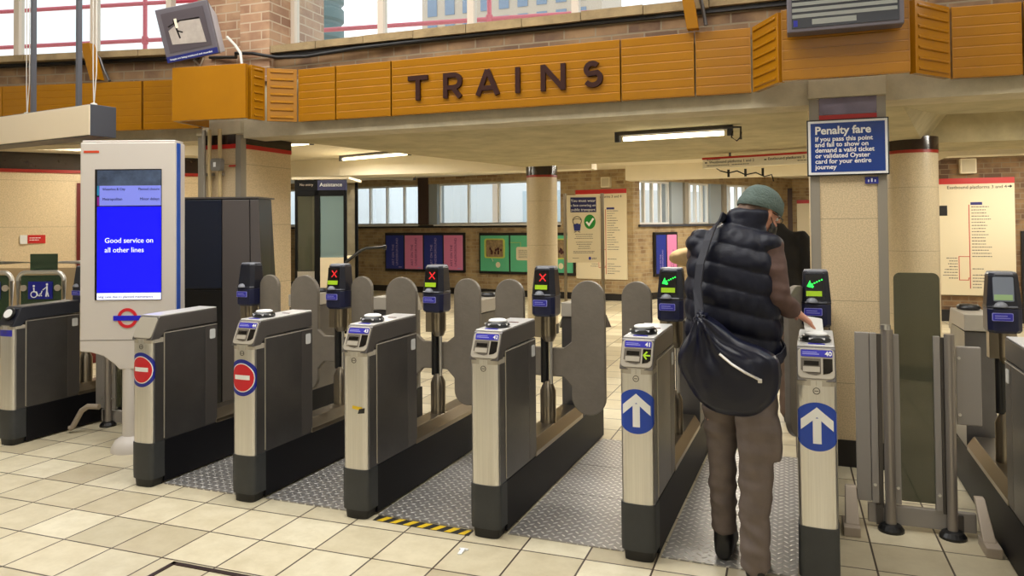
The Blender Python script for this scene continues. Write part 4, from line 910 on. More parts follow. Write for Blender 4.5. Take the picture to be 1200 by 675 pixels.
line_map('cream line map on the far end wall, seen past the man\'s head', 0.72, 19.49, 1.0, 0.40, 2.02, 0, None, None, 0.15, False)
# arrow of the right map heading
b = MB(); b.stroke([(3.0, 1.978), (3.045, 1.978)], 0.014, 12.655, 12.66); b.stroke([(3.028, 1.996), (3.046, 1.978), (3.028, 1.960)], 0.012, 12.655, 12.66)
o = b.build('map_arrow', M['black']); o.parent = bpy.data.objects['line_map']; o.matrix_parent_inverse = Matrix.Translation((-2.585, -12.69, 0))
# hanging platform sign
t = thing('hanging_sign', 'long cream hanging sign to the westbound and eastbound platforms under the slab', 'sign', (-0.868, 8.60, 0), math.radians(-15.5))
b = MB(); b.box(0.0, 1.55, -0.03, 0.03, 2.088, 2.205); b.build('board', M['sign_board'], t, bevel=0.003)
b = MB(); b.box(-0.004, 1.554, -0.034, 0.034, 2.186, 2.208); b.build('red_header', M['red'], t)
lettering([('Westbound platforms 1 and 2', 0.075, 2.140, 0.041), ('Eastbound platforms 3', 0.72, 2.143, 0.041)], M['black'], t, -0.0315)
bars(M['grey_print'], t, [(0.05, 0.30, 2.112), (0.33, 0.52, 2.112), (1.02, 1.2, 2.118), (0.05, 0.2, 2.176)], -0.0305, 0.009)
for x in (0.30, 1.25):
    b = MB(); b.cyl((x, 0, 2.20), (x, 0, 2.252), 0.012, n=10); b.build('hanger', M['rod'], t)
for x in (0.028, 0.680):
    b = MB(); b.stroke([(x, 2.150), (x+0.024, 2.150)], 0.012, -0.0325, -0.030); b.build('arrow', M['black'], t)

# penalty fare sign on the right square column
t = thing('penalty_fare_sign', 'blue and white Penalty fare notice fixed to the right square column', 'sign', (0.128, 4.98, 1.772))
b = MB(); b.box(-0.008, 0.448, -0.02, 0.005, -0.008, 0.336); b.build('backing', M['rubber'], t, bevel=0.003)
b = MB(); b.box(0.0, 0.440, -0.024, -0.018, 0.0, 0.328); b.build('white_border', M['white'], t)
b = MB(); b.box(0.014, 0.426, -0.0255, -0.022, 0.014, 0.314); b.build('blue_face', M['penalty_blue'], t)
lettering([('Penalty fare', 0.038, 0.247, 0.066)], M['white'], t, -0.026, bold=0.028)
lettering([('If you pass this point', 0.038, 0.204, 0.0385), ('and fail to show on', 0.038, 0.170, 0.0385), ('demand a valid ticket', 0.038, 0.136, 0.0385), ('or validated Oyster', 0.038, 0.102, 0.0385), ('card for your entire', 0.038, 0.068, 0.0385), ('journey', 0.038, 0.034, 0.0385)], M['white'], t, -0.026, bold=0.022)
b = MB(); b.box(0.445, 0.517, 4.985, 5.0, 1.712, 1.752)
o = tag(b.build('column_label', M['roundel_blue']), 'small blue label on the column below the Penalty fare notice', 'label')
b = MB(); b.stroke([(0.463, 1.722), (0.463, 1.736)], 0.006, 4.983, 4.986); b.stroke([(0.481, 1.722), (0.481, 1.744)], 0.008, 4.983, 4.986); b.stroke([(0.499, 1.722), (0.499, 1.736)], 0.006, 4.983, 4.986); b.build('emblem', M['white'], o)
b = MB(); b.box(-4.305, -4.240, 4.988, 5.0, 1.98, 1.992)
tag(b.build('red_tag', M['red']), 'tiny red tag on the left square column, beside the junction box', 'label')

# posters
def poster_frame(label, MX, x0, x1, z0, z1, panels, group='framed posters'):
    """x0,x1 along the wall as seen left to right"""
    q = MX @ Vector(((x0+x1)/2, 0, 0)); t = thing('poster_frame', label, 'poster', q, MX.to_euler().z, group)
    w = x1-x0
    b = MB(); b.box(-w/2, w/2, -0.06, 0, z0, z1); b.build('frame', M['skirting'], t, bevel=0.004)
    n = len(panels); bw = 0.035; pw = (w-bw*(n+1))/n
    for i, k in enumerate(panels):
        xa = -w/2+bw+i*(pw+bw); ya = -0.064
        b = MB(); b.box(xa, xa+pw, ya, -0.055, z0+0.055, z1-0.055)
        p = b.build('poster', M[k] if k != 'green2' else M['green'], t)
        if k in ('purple', 'pink'):
            for j, (s_, off) in enumerate((('ART ON THE', 0.46), ('UNDERGROUND', 0.68))):
                me = text_mesh([(s_, 0, 0, pw*0.165, 'LEFT')], 0.0006); 
                me.transform(Matrix.Translation((xa+pw*off, ya-0.0015, z0+(z1-z0)*0.15)) @ Matrix.Rotation(math.radians(-90), 4, 'Y')); me.materials.append(M['poster_text'] if k == 'purple' else M['poster_text2'])
                o = bpy.data.objects.new('lettering', me); COL.objects.link(o); o.parent = p
            b = MB(); b.box(xa+pw*0.72, xa+pw*0.9, ya-0.001, ya, z0+0.085, z0+0.10); b.build('emblem', M['poster_text'], p)
        if k == 'green':
            b = MB(); b.prism_y(rrect(xa+pw*.14, xa+pw*.86, z0+(z1-z0)*.38, z1-0.12, 0.05), ya-0.002, ya); b.build('lime_border', M['lime'], p)
            b = MB(); b.prism_y(rrect(xa+pw*.20, xa+pw*.80, z0+(z1-z0)*.41, z1-0.145, 0.03), ya-0.003, ya); b.build('picture', mat('poster_photo_brown', (150, 126, 92), 0.5, var=0.5, vscale=14), p)
            b = MB()
            for j in range(12): b.disc(xa+pw*random.uniform(.26, .74), z0+(z1-z0)*random.uniform(.50, .62), 0.022, 0.03, ya-0.004, ya-0.002, 10)
            b.build('crowd', mat('poster_dark_red', (70, 24, 28), 0.5), p)
            b = MB(); b.disc(xa+pw*.62, z0+(z1-z0)*.22, 0.055, 0.06, ya-0.002, ya, 24); b.stroke([(xa+pw*.45, z0+(z1-z0)*.30), (xa+pw*.40, z0+(z1-z0)*.38)], 0.01, ya-0.0015, ya); b.build('note_bubble', M['map_cream'], p)
        if k == 'green2':
            b = MB(); b.prism_y(rrect(xa+pw*.20, xa+pw*.78, z0+(z1-z0)*.34, z0+(z1-z0)*.66, 0.04), ya-0.002, ya); nb = b.build('note_panel', M['map_cream'], p)
            bars(M['grey_print'], nb, [(xa+pw*.28, xa+pw*.70, z0+(z1-z0)*(.40+.035*j)) for j in range(6)], ya-0.0025, 0.012)
            b = MB(); b.stroke([(xa+0.0, z1-0.20), (xa+pw*.35, z1-0.20), (xa+pw*.35, z0+(z1-z0)*.66)], 0.008, ya-0.0012, ya); b.stroke([(xa+pw*.65, z1-0.07), (xa+pw*.65, z1-0.26)], 0.012, ya-0.0012, ya); b.build('lime_line', M['lime'], p)
    return t
MLf = wall_frame('b', (CORN[0], CORN[1]), math.radians(-8))      # same wall, x running right, -y towards the hall
poster_frame('black frame of four indigo and pink posters on the back wall', MLf, -5.873, -3.76, 0.463, 1.320, ['purple', 'pink', 'purple', 'pink'])
poster_frame('black frame of green posters behind the round column on the back wall', MLf, -3.39, -1.20, 0.460, 1.315, ['green', 'green2', 'green'])
MRp = wall_frame('b', (CORN[0], CORN[1]), math.radians(90-29))
poster_frame('small frame of one indigo and one pink poster behind the man\'s left shoulder', MRp, 0.58, 1.30, 0.44, 1.31, ['purple', 'pink'])
t = thing('notice_frame', 'black empty notice frame at the right edge beside the eastbound map', 'frame', (3.75, 12.70, 0))
b = MB(); b.box(-0.6, 0.6, -0.05, 0, 0.15, 1.33); b.build('frame', M['skirting'], t, bevel=0.005)
b = MB(); b.box(-0.53, 0.53, -0.055, -0.045, 0.23, 1.26); b.build('board', M['screen'], t)

# speakers and small wall boxes
def wall_box_thing(label, x, y, z, w, h, rz, m, cat='speaker', name='wall_speaker'):
    t = thing(name, label, cat, (x, y, z), rz)
    b = MB(); b.box(-w/2, w/2, -0.11, 0, -h/2, h/2); b.build('case', m, t, bevel=0.012)
    b = MB(); b.box(-w/2+.02, w/2-.02, -0.114, -0.108, -h/2+.02, h/2-.02); b.build('grille', mat('grille_cream', (196, 184, 156), 0.6, bump=0.4, bscale=200), t)
wall_box_thing('cream speaker box on the brick wall above the eastbound map', 2.499, 12.70, 2.285, 0.21, 0.22, 0, M['cream'])
q = MLf @ Vector((-0.52, 0, 0)); wall_box_thing('cream speaker box above the half-hidden line map on the back wall', q.x, q.y, 2.29, 0.19, 0.20, math.radians(-8), M['cream'])
q = MW @ Vector((3.33, 0, 0))
t = thing('alarm_sign', 'small red and white alarm notice on the beige wall at far left', 'sign', (q.x, q.y, 1.372), math.radians(51))
b = MB(); b.box(-0.06, 0.10, -0.012, 0, -0.045, 0.045); b.build('red_plate', M['red'], t, bevel=0.002)
b = MB(); b.box(-0.13, -0.065, -0.02, 0, -0.05, 0.045); b.build('switch', M['white_paint'], t, bevel=0.004)
bars(M['white'], t, [(-0.045, 0.06, 0.01), (-0.045, 0.04, -0.012)], -0.0122, 0.008)

# ------------------------------------------------------------------ manual glass gates
def glass_gate(label, x, y, full=True):
    t = thing('glass_gate', label, 'gate', (x, y, 0), 0, 'manual glass gates')
    gp = M['grey_paint']
    b = MB(); b.box(-0.262, -0.198, -0.012, 0.012, 0.125, 0.942); b.build('flat_panel', gp, t, bevel=0.003)
    b = MB(); b.box(-0.196, -0.166, -0.020, 0.016, 0.125, 0.940); b.build('clamp_strip', gp, t, bevel=0.002)
    b = MB(); b.box(-0.163, -0.145, -0.010, 0.02, 0.10, 0.935); b.build('channel', M['grey_dark'], t)
    b = MB(); b.cyl((-0.118, -0.028, 0.03), (-0.118, -0.028, 0.962), 0.024, n=18); b.build('post', M['gate_post'], t, smooth=True)
    b = MB(); b.cyl((-0.128, -0.028, 0.962), (-0.128, -0.028, 0.985), 0.024, n=18); b.build('post_cap', M['steel'] if full else M['rubber'], t, smooth=True)
    b = MB(); b.box(-0.098, -0.068, -0.014, 0.016, 0.125, 0.938); b.build('clamp_strip', gp, t, bevel=0.002)
    b = MB(); b.prism_y(rrect(-0.085, 0.112, 0.14, 1.235, 0.03), 0.0, 0.010); b.build('glass_leaf', M['tinted'], t)
    b = MB(); b.box(0.078, 0.106, -0.016, 0.016, 0.115, 0.936); b.build('clamp_strip', gp, t, bevel=0.002)
    b = MB(); b.box(0.108, 0.126, -0.010, 0.02, 0.10, 0.930); b.build('channel', M['grey_dark'], t)
    b = MB(); b.cyl((0.142, -0.028, 0.03), (0.142, -0.028, 0.950), 0.022, n=18); b.build('post', M['gate_post'], t, smooth=True)
    for px_ in (-0.118, 0.142):
        b = MB(); b.lathe([(0.058, 0.0), (0.058, 0.012), (0.045, 0.030), (0.03, 0.036)], (px_, -0.028, 0), 20); b.build('post_foot', M['rubber'], t)
    b = MB(); b.box(-0.215, 0.245, -0.004, 0.026, 0.022, 0.112); b.build('bottom_rail', gp, t, bevel=0.004)
    b = MB(); b.box(-0.18, -0.15, -0.018, 0.0, 0.02, 0.115); b.build('rail_clamp', M['grey_dark'], t)
    b = MB(); b.box(0.165, 0.19, -0.018, 0.0, 0.02, 0.10); b.build('rail_clamp', M['grey_dark'], t)
    if full:
        b = MB(); b.box(0.172, 0.275, -0.012, 0.010, 0.525, 0.892); sd = b.build('side_plate', gp, t, bevel=0.005)
        b = MB(); b.box(0.172, 0.192, -0.018, -0.010, 0.530, 0.888); b.build('plate_edge', gp, sd)
        b = MB(); b.hexa([(-0.325, -0.13, 0.045), (-0.262, -0.13, 0.045), (-0.262, -0.10, 0.045), (-0.325, -0.10, 0.045)], [(-0.318, -0.03, 0.195), (-0.268, -0.03, 0.195), (-0.268, 0.0, 0.195), (-0.318, 0.0, 0.195)]); b.box(-0.335, -0.262, -0.17, -0.02, 0.0, 0.045); b.build('floor_bracket', M['grey_light'], t, bevel=0.004)
        b = MB(); b.hexa([(0.238, -0.16, 0.045), (0.290, -0.16, 0.045), (0.290, -0.12, 0.045), (0.238, -0.12, 0.045)], [(0.232, -0.04, 0.20), (0.272, -0.04, 0.20), (0.272, 0.0, 0.20), (0.232, 0.0, 0.20)]); b.box(0.236, 0.30, -0.22, -0.06, 0.0, 0.045); b.build('floor_bracket', M['grey_light'], t, bevel=0.004)
    for x_, z_ in ((-0.183, 0.21), (-0.083, 0.205), (0.092, 0.19), (0.182, 0.84), (0.182, 0.575)):
        if z_ > 0.3 and not full: continue
        b = MB(); b.cyl((x_, -0.026, z_), (x_, -0.016, z_), 0.007, n=10); b.build('bolt', M['steel'], t, smooth=True)
    return t
glass_gate('manual glass gate with tall tinted leaf and grey side plate, right of gate 40', 0.563, 4.06)
glass_gate('manual grey gate mostly hidden behind the foot of the information totem', -4.69, 4.30, False)
b = MB(); b.tube([(-4.92, 4.04, 0.03), (-4.90, 4.05, 0.04), (-4.835, 4.07, 0.16), (-4.79, 4.085, 0.19), (-4.70, 4.10, 0.19)], 0.02, 8)
o = b.build('brace', M['grey_light'], bpy.data.objects['glass_gate.001']); o.matrix_parent_inverse = Matrix.Translation((4.69, -4.30, 0))

# wheelchair paddles of the wide aisle at far left
def wheel_paddle(label, x, y, z=0.0):
    t = thing('wide_aisle_paddle', label, 'gate paddle', (x, y, 0), math.radians(20), 'wheelchair gate paddles')
    b = MB(); pts = rrect(-0.19, 0.19, 0.40, 1.125, 0.07)
    b.tube([(p[0], 0, p[1]) for p in pts] + [(pts[0][0], 0, pts[0][1])], 0.018, 10); b.build('tube_frame', M['steel'], t, smooth=True)
    b = MB(); b.box(-0.165, 0.165, -0.004, 0.004, 0.42, 1.10); b.build('glass_infill', M['green_glass'], t)
    b = MB(); b.box(-0.10, 0.10, -0.012, -0.004, 0.905, 1.048); s1 = b.build('sign_plate', mat('wheel_sign_blue', (16, 22, 130), 0.35), t)
    b = MB()
    b.ring(-0.052, 0.942, 0.021, 0.028, -0.0135, -0.0115, 20); b.disc(-0.053, 1.012, 0.009, 0.009, -0.0135, -0.0115, 12)
    b.stroke([(-0.053, 0.998), (-0.050, 0.965), (-0.030, 0.962), (-0.018, 0.930)], 0.010, -0.0135, -0.0115)
    b.disc(0.056, 1.024, 0.009, 0.010, -0.0135, -0.0115, 12); b.stroke([(0.056, 1.012), (0.056, 0.970), (0.048, 0.924)], 0.012, -0.0135, -0.0115); b.stroke([(0.056, 0.970), (0.070, 0.924)], 0.010, -0.0135, -0.0115); b.stroke([(0.050, 1.000), (0.020, 0.978)], 0.007, -0.0135, -0.0115)
    b.stroke([(0.016, 0.972), (0.006, 0.945), (-0.006, 0.945)], 0.008, -0.0135, -0.0115); b.disc(0.010, 0.932, 0.006, 0.006, -0.0135, -0.0115, 10); b.disc(-0.006, 0.932, 0.006, 0.006, -0.0135, -0.0115, 10)
    b.build('pictogram', M['white'], s1)
    for x_ in (-0.14, 0.14):
        b = MB(); b.cyl((x_, -0.014, 0.995), (x_, 0.004, 0.995), 0.026, n=18); b.build('hinge_disc', M['grey_light'], t, smooth=True)
    for x_ in (-0.165, 0.165):
        b = MB(); b.cyl((x_, 0, 0.0), (x_, 0, 0.45), 0.018, n=12); b.build('leg', M['steel'], t, smooth=True)
    return t
wp = wheel_paddle('steel tube paddle with wheelchair and pushchair pictogram under a dark glass flap', -5.79, 4.49)
b = MB(); b.box(-0.105, 0.120, 0.02, 0.03, 1.13, 1.275); b.build('glass_flap', M['green_glass'], wp)
wheel_paddle('steel tube wheelchair paddle cut by the left edge of the photo', -6.20, 4.345)
# second row of tube rails behind the paddles
t = thing('tube_rail', 'low steel tube rail standing behind the wheelchair paddles at far left', 'rail', (-6.5, 5.05, 0), math.radians(20))
b = MB(); b.tube([(-0.5, 0, 0.0), (-0.5, 0, 1.12), (-0.44, 0, 1.17), (0.36, 0, 1.17), (0.42, 0, 1.12), (0.42, 0, 0.0)], 0.018, 10); b.build('tube', M['steel'], t, smooth=True)
b = MB(); b.box(-0.46, 0.38, -0.01, 0.01, 0.3, 1.12); b.build('panel', mat('dusty_beige_panel', (186, 160, 122), 0.5), t)

# ------------------------------------------------------------------ hanging lightbox, upper left
LB = Vector((-4.52, 3.866, 0))
t = thing('hanging_lightbox', 'blank cream lightbox sign hung on two grey rods at upper left', 'sign', LB, math.radians(-8.7))
b = MB(); b.box(-1.9, 0.0, 0.0, 0.19, 2.125, 2.345); b.build('case', M['sign_dark'], t, bevel=0.004)
b = MB(); b.box(-1.9, -0.004, -0.006, 0.002, 2.13, 2.340); b.build('face_panel', M['sign_cream'], t, bevel=0.002)
for x in (-0.815, -0.243):
    b = MB(); b.box(x-0.014, x+0.014, 0.05, 0.08, 2.34, 4.6); b.build('rod', M['rod'], t)
for x in (-0.945, -0.105):
    b = MB(); b.tube([(x, 0.09, 2.35), (x-0.01, 0.09, 2.6), (x-0.012, 0.09, 4.6)], 0.004, 6); b.tube([(x, 0.09, 2.35), (x+0.03, 0.09, 2.6), (x+0.03, 0.09, 4.6)], 0.004, 6); b.lathe([(0.001, -0.02), (0.02, -0.014), (0.024, 0), (0.02, 0.014), (0.001, 0.02)], (x, 0.09, 2.355), 12); b.build('suspension_cable', M['wire'], t)

# ------------------------------------------------------------------ CCTV monitor on the fascia
cam_basis = Matrix(((r2.x, u2.x, -fw.x), (r2.y, u2.y, -fw.y), (r2.z, u2.z, -fw.z))).to_4x4()
t = thing('security_monitor', 'tilted grey security monitor with a blue caption on the plain amber box', 'monitor', (-4.295, 4.518, 2.983))
t.rotation_euler = (Matrix.Rotation(math.radians(20), 4, 'Z') @ Matrix.Rotation(math.radians(7), 4, 'X') @ Matrix.Rotation(math.radians(-11), 4, 'Y')).to_euler()
b = MB(); b.box(-0.205, 0.205, 0.0, 0.035, -0.205, 0.205); b.build('bezel', M['monitor_case'], t, bevel=0.006)
b = MB(); b.hexa([(-0.20, 0.035, -0.20), (0.20, 0.035, -0.20), (0.15, 0.30, -0.15), (-0.15, 0.30, -0.15)], [(-0.20, 0.035, 0.20), (0.20, 0.035, 0.20), (0.15, 0.30, 0.15), (-0.15, 0.30, 0.15)]); b.build('case', M['monitor_side'], t, bevel=0.006)
b = MB(); b.box(-0.165, 0.165, -0.003, 0.003, -0.135, 0.165); sc = b.build('screen', M['cctv_dark'], t)
b = MB(); b.prism_y([(-0.13, -0.075), (0.13, -0.105), (0.12, 0.075), (-0.03, 0.085), (-0.135, 0.03)], -0.005, -0.002); b.build('picture', M['cctv_floor'], sc)
b = MB(); b.stroke([(-0.08, 0.10), (-0.07, 0.03), (-0.06, -0.04)], 0.012, -0.006, -0.004); b.stroke([(-0.07, 0.02), (-0.03, 0.0)], 0.01, -0.006, -0.004); b.stroke([(-0.13, 0.06), (-0.05, 0.09), (0.12, 0.085)], 0.008, -0.006, -0.004); b.build('picture_lines', M['screen'], sc)
b = MB(); b.box(-0.075, -0.055, -0.007, -0.004, 0.04, 0.11); b.build('picture_highlight', M['cream'], sc)
b = MB(); b.box(-0.200, 0.200, -0.006, 0.0, -0.204, -0.160); ca = b.build('caption_strip', mat('caption_navy', (20, 30, 100), 0.4), t)
lettering([('Images are being monitored and recorded', -0.175, -0.190, 0.0195)], M['white'], ca, -0.0065)
b = MB(); b.tube([(-0.04, 0.10, -0.20), (0.0, 0.10, -0.255), (0.04, 0.10, -0.20)], 0.009, 8); b.build('bracket', M['steel'], t, smooth=True)
b = MB(); b.tube([(-4.09, 4.72, 2.97), (-4.02, 4.73, 2.90), (-3.96, 4.72, 2.83), (-3.93, 4.70, 2.735)], 0.011, 8)
tag(b.build('monitor_cable', M['wire'], smooth=True), 'pale flexible conduit dropping from the security monitor to the fascia', 'cable')
b = MB(); b.tube([(-4.60, 5.10, 2.93), (-4.30, 5.07, 2.90), (-4.20, 4.95, 2.90), (-4.02, 4.94, 2.88), (-3.93, 4.955, 2.86), (-3.80, 4.97, 2.835), (-3.55, 4.985, 2.825), (-3.1, 4.99, 2.85), (-2.4, 5.02, 2.865), (-0.8, 5.03, 2.868)], 0.014, 8)
tag(b.build('black_cable', M['cable'], smooth=True), 'black cable sagging along the brickwork below the clerestory sill', 'cable')
def post_bracket(label, p0, p1, w, m, cable):
    t = thing('amber_bracket', label, 'bracket', p1)
    d = Vector(p0)-Vector(p1)
    b = MB(); b.hexa([(-w/2, -0.03, 0), (w/2, -0.03, 0), (w/2, 0.03, 0), (-w/2, 0.03, 0)], [(d.x-w/2, d.y-0.03, d.z), (d.x+w/2, d.y-0.03, d.z), (d.x+w/2, d.y+0.03, d.z), (d.x-w/2, d.y+0.03, d.z)]); b.build('arm', m, t, bevel=0.004)
    b = MB(); b.tube([Vector(q) for q in cable], 0.012, 8); b.build('cable', M['grey_dark'], t, smooth=True)
post_bracket('leaning amber bracket arm with cable at upper left, above the fascia', (-5.555, 4.72, 3.05), (-5.475, 4.75, 2.735), 0.10, M['amber'], [(0.08, 0.05, 0.0), (0.02, 0.05, 0.1), (-0.02, 0.04, 0.2), (-0.05, 0.0, 0.24)])
post_bracket('amber bracket post with dangling cable left of the departures screen', (-0.60, 4.80, 3.15), (-0.548, 4.90, 2.722), 0.075, M['amber'], [(0.08, 0.0, 0.02), (0.06, 0.0, 0.14), (0.03, -0.02, 0.28), (0.02, -0.05, 0.42)])

# departures screen on the projecting fascia box
t = thing('departures_screen', 'dark departures screen with grey rows on the projecting amber box', 'screen', (0.31, 4.53, 2.545), math.radians(0.5))
b = MB(); b.box(-0.295, 0.295, -0.05, 0.06, 0.0, 0.42); b.build('case', M['monitor_case'], t, bevel=0.006)
b = MB(); b.box(-0.270, 0.270, -0.054, -0.048, 0.022, 0.40); sc = b.build('screen', M['departure_dark'], t)
b = MB()
for i in range(9): b.box(-0.268, 0.262, -0.0555, -0.0535, 0.078+0.034*i, 0.098+0.034*i)
b.build('text_rows', M['departure'], sc)
b = MB(); b.box(-0.165, 0.06, -0.0555, -0.0535, 0.036, 0.066); b.build('clock_panel', M['departure'], sc)
b = MB(); b.box(-0.262, -0.24, -0.0555, -0.0535, 0.03, 0.066); b.build('blue_patch', mat('screen_dark_blue', (20, 24, 110), 0.3, emit=0.3), sc)
for x_ in (-0.1, 0.1):
    b = MB(); b.cyl((x_, 0.06, 0.2), (x_, 0.085, 0.2), 0.03, n=12); b.build('mount', M['grey_dark'], t)

# conduits and junction box on the left square column
for x, m_, n_ in ((-4.565, M['conduit_grey'], 'grey conduit pipe, leftmost on the left square column'), (-4.505, M['conduit'], 'cream conduit pipe in the middle of the left square column'), (-4.40, M['conduit'], 'cream conduit pipe running through the junction box on the left square column')):
    t = thing('conduit_pipe', n_, 'pipe', (x+0.03, 4.972, 0), 0, 'column conduits')
    b = MB(); b.cyl((0, 0, 0.3), (0, -0.014, 2.29), 0.016, n=12); b.build('pipe', m_, t, smooth=True)
    for z in (0.9, 1.55, 1.72, 1.92):
        b = MB(); b.box(-0.024, 0.024, -0.008, 0.018, z-0.012, z+0.012); b.build('saddle', M['conduit_grey'], t)
t = thing('junction_box', 'grey junction box on the cream conduit of the left square column', 'box', (-4.37, 4.955, 1.995))
b = MB(); b.prism_y([(-.042, -.05), (.042, -.05), (.052, -.03), (.052, .03), (.042, .05), (-.042, .05), (-.052, .03), (-.052, -.03)], -0.05, 0.0); b.build('case', M['junction'], t, bevel=0.004)
b = MB(); b.box(-0.018, 0.006, -0.053, -0.048, -0.02, 0.018); b.build('label', M['white'], t)
# camera dome and cable hook under the slab
t = thing('cable_hook', 'black bracket with a looped cable at the right end of the soffit light', 'bracket', (-0.33, 6.08, 2.25))
b = MB(); b.tube([(-0.10, 0, -0.02), (0.0, 0, -0.025), (0.0, 0, -0.12)], 0.010, 8); b.build('arm', M['grey_dark'], t, smooth=True)
b = MB(); b.tube([(-0.06, 0, -0.05), (-0.07, 0, -0.10), (-0.03, 0, -0.13), (0.0, 0, -0.10), (0.005, 0, -0.06)], 0.006, 8); b.build('cable_loop', M['cable'], t, smooth=True)
t = thing('ceiling_conduit', 'black cable looped along clips under the hanging platform sign', 'cable', (-0.75, 9.35, 2.08), math.radians(-12))
b = MB(); b.tube([(0, 0, 0.03), (0.1, 0, 0.0), (0.2, 0, 0.02), (0.3, 0, -0.03), (0.42, 0, -0.01), (0.52, 0, -0.06), (0.60, 0, -0.04), (0.62, 0, -0.12)], 0.008, 8); b.build('cable', M['cable'], t, smooth=True)
for x in (0.1, 0.3, 0.5):
    b = MB(); b.box(x-0.012, x+0.012, -0.012, 0.012, -0.05, 0.04); b.build('clip', M['cable'], t)
b = MB(); b.tube([(0, 0, 0.03), (-0.12, 0.1, 0.10), (-0.2, 0.15, 0.17)], 0.006, 6); b.build('cable_tail', M['cable'], t)
# ------------------------------------------------------------------ people
def ering(c, u, v, a, b_, n=20, p=1.0):
    c = Vector(c); u = Vector(u).normalized(); v = Vector(v).normalized()
    out = []
    for i in range(n):
        t = 2*PI*i/n; cs, sn = math.cos(t), math.sin(t)
        out.append(tuple(c+u*a*math.copysign(abs(cs)**p, cs)+v*b_*math.copysign(abs(sn)**p, sn)))
    return out
def limb(b, pts, radii, n=16, round_ends=True):
    """tapered rounded limb through joints"""
    P_ = [Vector(p) for p in pts]
    rings = []
    if round_ends: 
        d = (P_[0]-P_[1]).normalized(); P_ = [P_[0]+d*radii[0]*0.7]+P_; radii = [radii[0]*0.55]+list(radii)
        d = (P_[-1]-P_[-2]).normalized(); P_ = P_+[P_[-1]+d*radii[-1]*0.7]; radii = list(radii)+[radii[-1]*0.55]
    b.tube(P_, list(radii), n)
def ball(b, c, rx, ry, rz, n=16, m=10):
    c = Vector(c); rings = []
    for j in range(1, m):
        t = PI*j/m; rings.append([(c.x+rx*math.sin(t)*math.cos(2*PI*i/n), c.y+ry*math.sin(t)*math.sin(2*PI*i/n), c.z-rz*math.cos(t)) for i in range(n)])
    b.loft(rings)
def fuse(name, b, m, parent, voxel=0.008, smooth=4, disp=None):
    me = b.mesh(name); o = bpy.data.objects.new(name, me); COL.objects.link(o)
    r = o.modifiers.new('remesh', 'REMESH'); r.mode = 'VOXEL'; r.voxel_size = voxel
    me2 = evaluated_copy(o); o.modifiers.clear(); o.data = me2; bpy.data.meshes.remove(me); me2.name = name
    bm = bmesh.new(); bm.from_mesh(me2)
    for _ in range(smooth): bmesh.ops.smooth_vert(bm, verts=bm.verts, factor=0.5, use_axis_x=True, use_axis_y=True, use_axis_z=True)
    if disp:
        bm.normal_update()
        mv = [(v, v.normal*disp(v.co, v.normal)) for v in bm.verts]
        for v, d in mv: v.co += d
        bmesh.ops.smooth_vert(bm, verts=bm.verts, factor=0.3, use_axis_x=True, use_axis_y=True, use_axis_z=True)
    bm.to_mesh(me2); bm.free()
    me2.materials.clear(); me2.materials.append(m); me2.polygons.foreach_set('use_smooth', [True]*len(me2.polygons))
    if parent is not None: o.parent = parent
    return o
def folds(amp, sx, sy, sz, seed=0.0):
    return lambda co, nn: amp*noise.noise(Vector((co.x*sx+seed, co.y*sy, co.z*sz+seed)))
def hand(b, Wp, d, nn, s, curl=28, spread=0.0, k=1.0):
    Wp = Vector(Wp); d = Vector(d).normalized(); nn = Vector(nn); nn = (nn-d*nn.dot(d)).normalized(); s = Vector(s); s = (s-d*s.dot(d)-nn*s.dot(nn)).normalized()
    prof = [(-0.02, .025, .019), (0.0, .026, .018), (.028, .034, .017), (.06, .040, .0145), (.085, .039, .012), (.094, .034, .009)]
    b.loft([ering(Wp+d*t*k, s, nn, a*k, c*k, 18, 0.85) for t, a, c in prof])
    L_ = [(.042, .026, .020), (.047, .029, .021), (.043, .027, .020), (.033, .021, .018)]
    for i in range(4):
        base = Wp+(d*0.082+s*(0.029-0.0195*i)-nn*0.001)*k
        ang = math.radians(8); dirs = []
        pts = [base-d*0.02*k, base]; fd = (d+s*(0.10-0.07*i)*(1+spread)).normalized()
        p = base
        for j, l in enumerate(L_[i]):
            ang += math.radians(curl*(1.0 if j else 0.5)); q = fd*math.cos(ang)-nn*math.sin(ang); p = p+q*l*k; pts.append(p)
        limb(b, pts, [0.0095*k, .0092*k, .0085*k, .0078*k, .0066*k], 10)
    tb = Wp+(d*0.020+s*0.024)*k; t1 = (d*0.62+s*0.72-nn*0.30).normalized(); t2 = (d*0.88+s*0.35-nn*0.35).normalized()
    limb(b, [Wp+d*0.008*k, tb+t1*.022*k, tb+t1*.052*k, tb+t1*.052*k+t2*.030*k], [.016*k, .0135*k, .0105*k, .0082*k], 10)
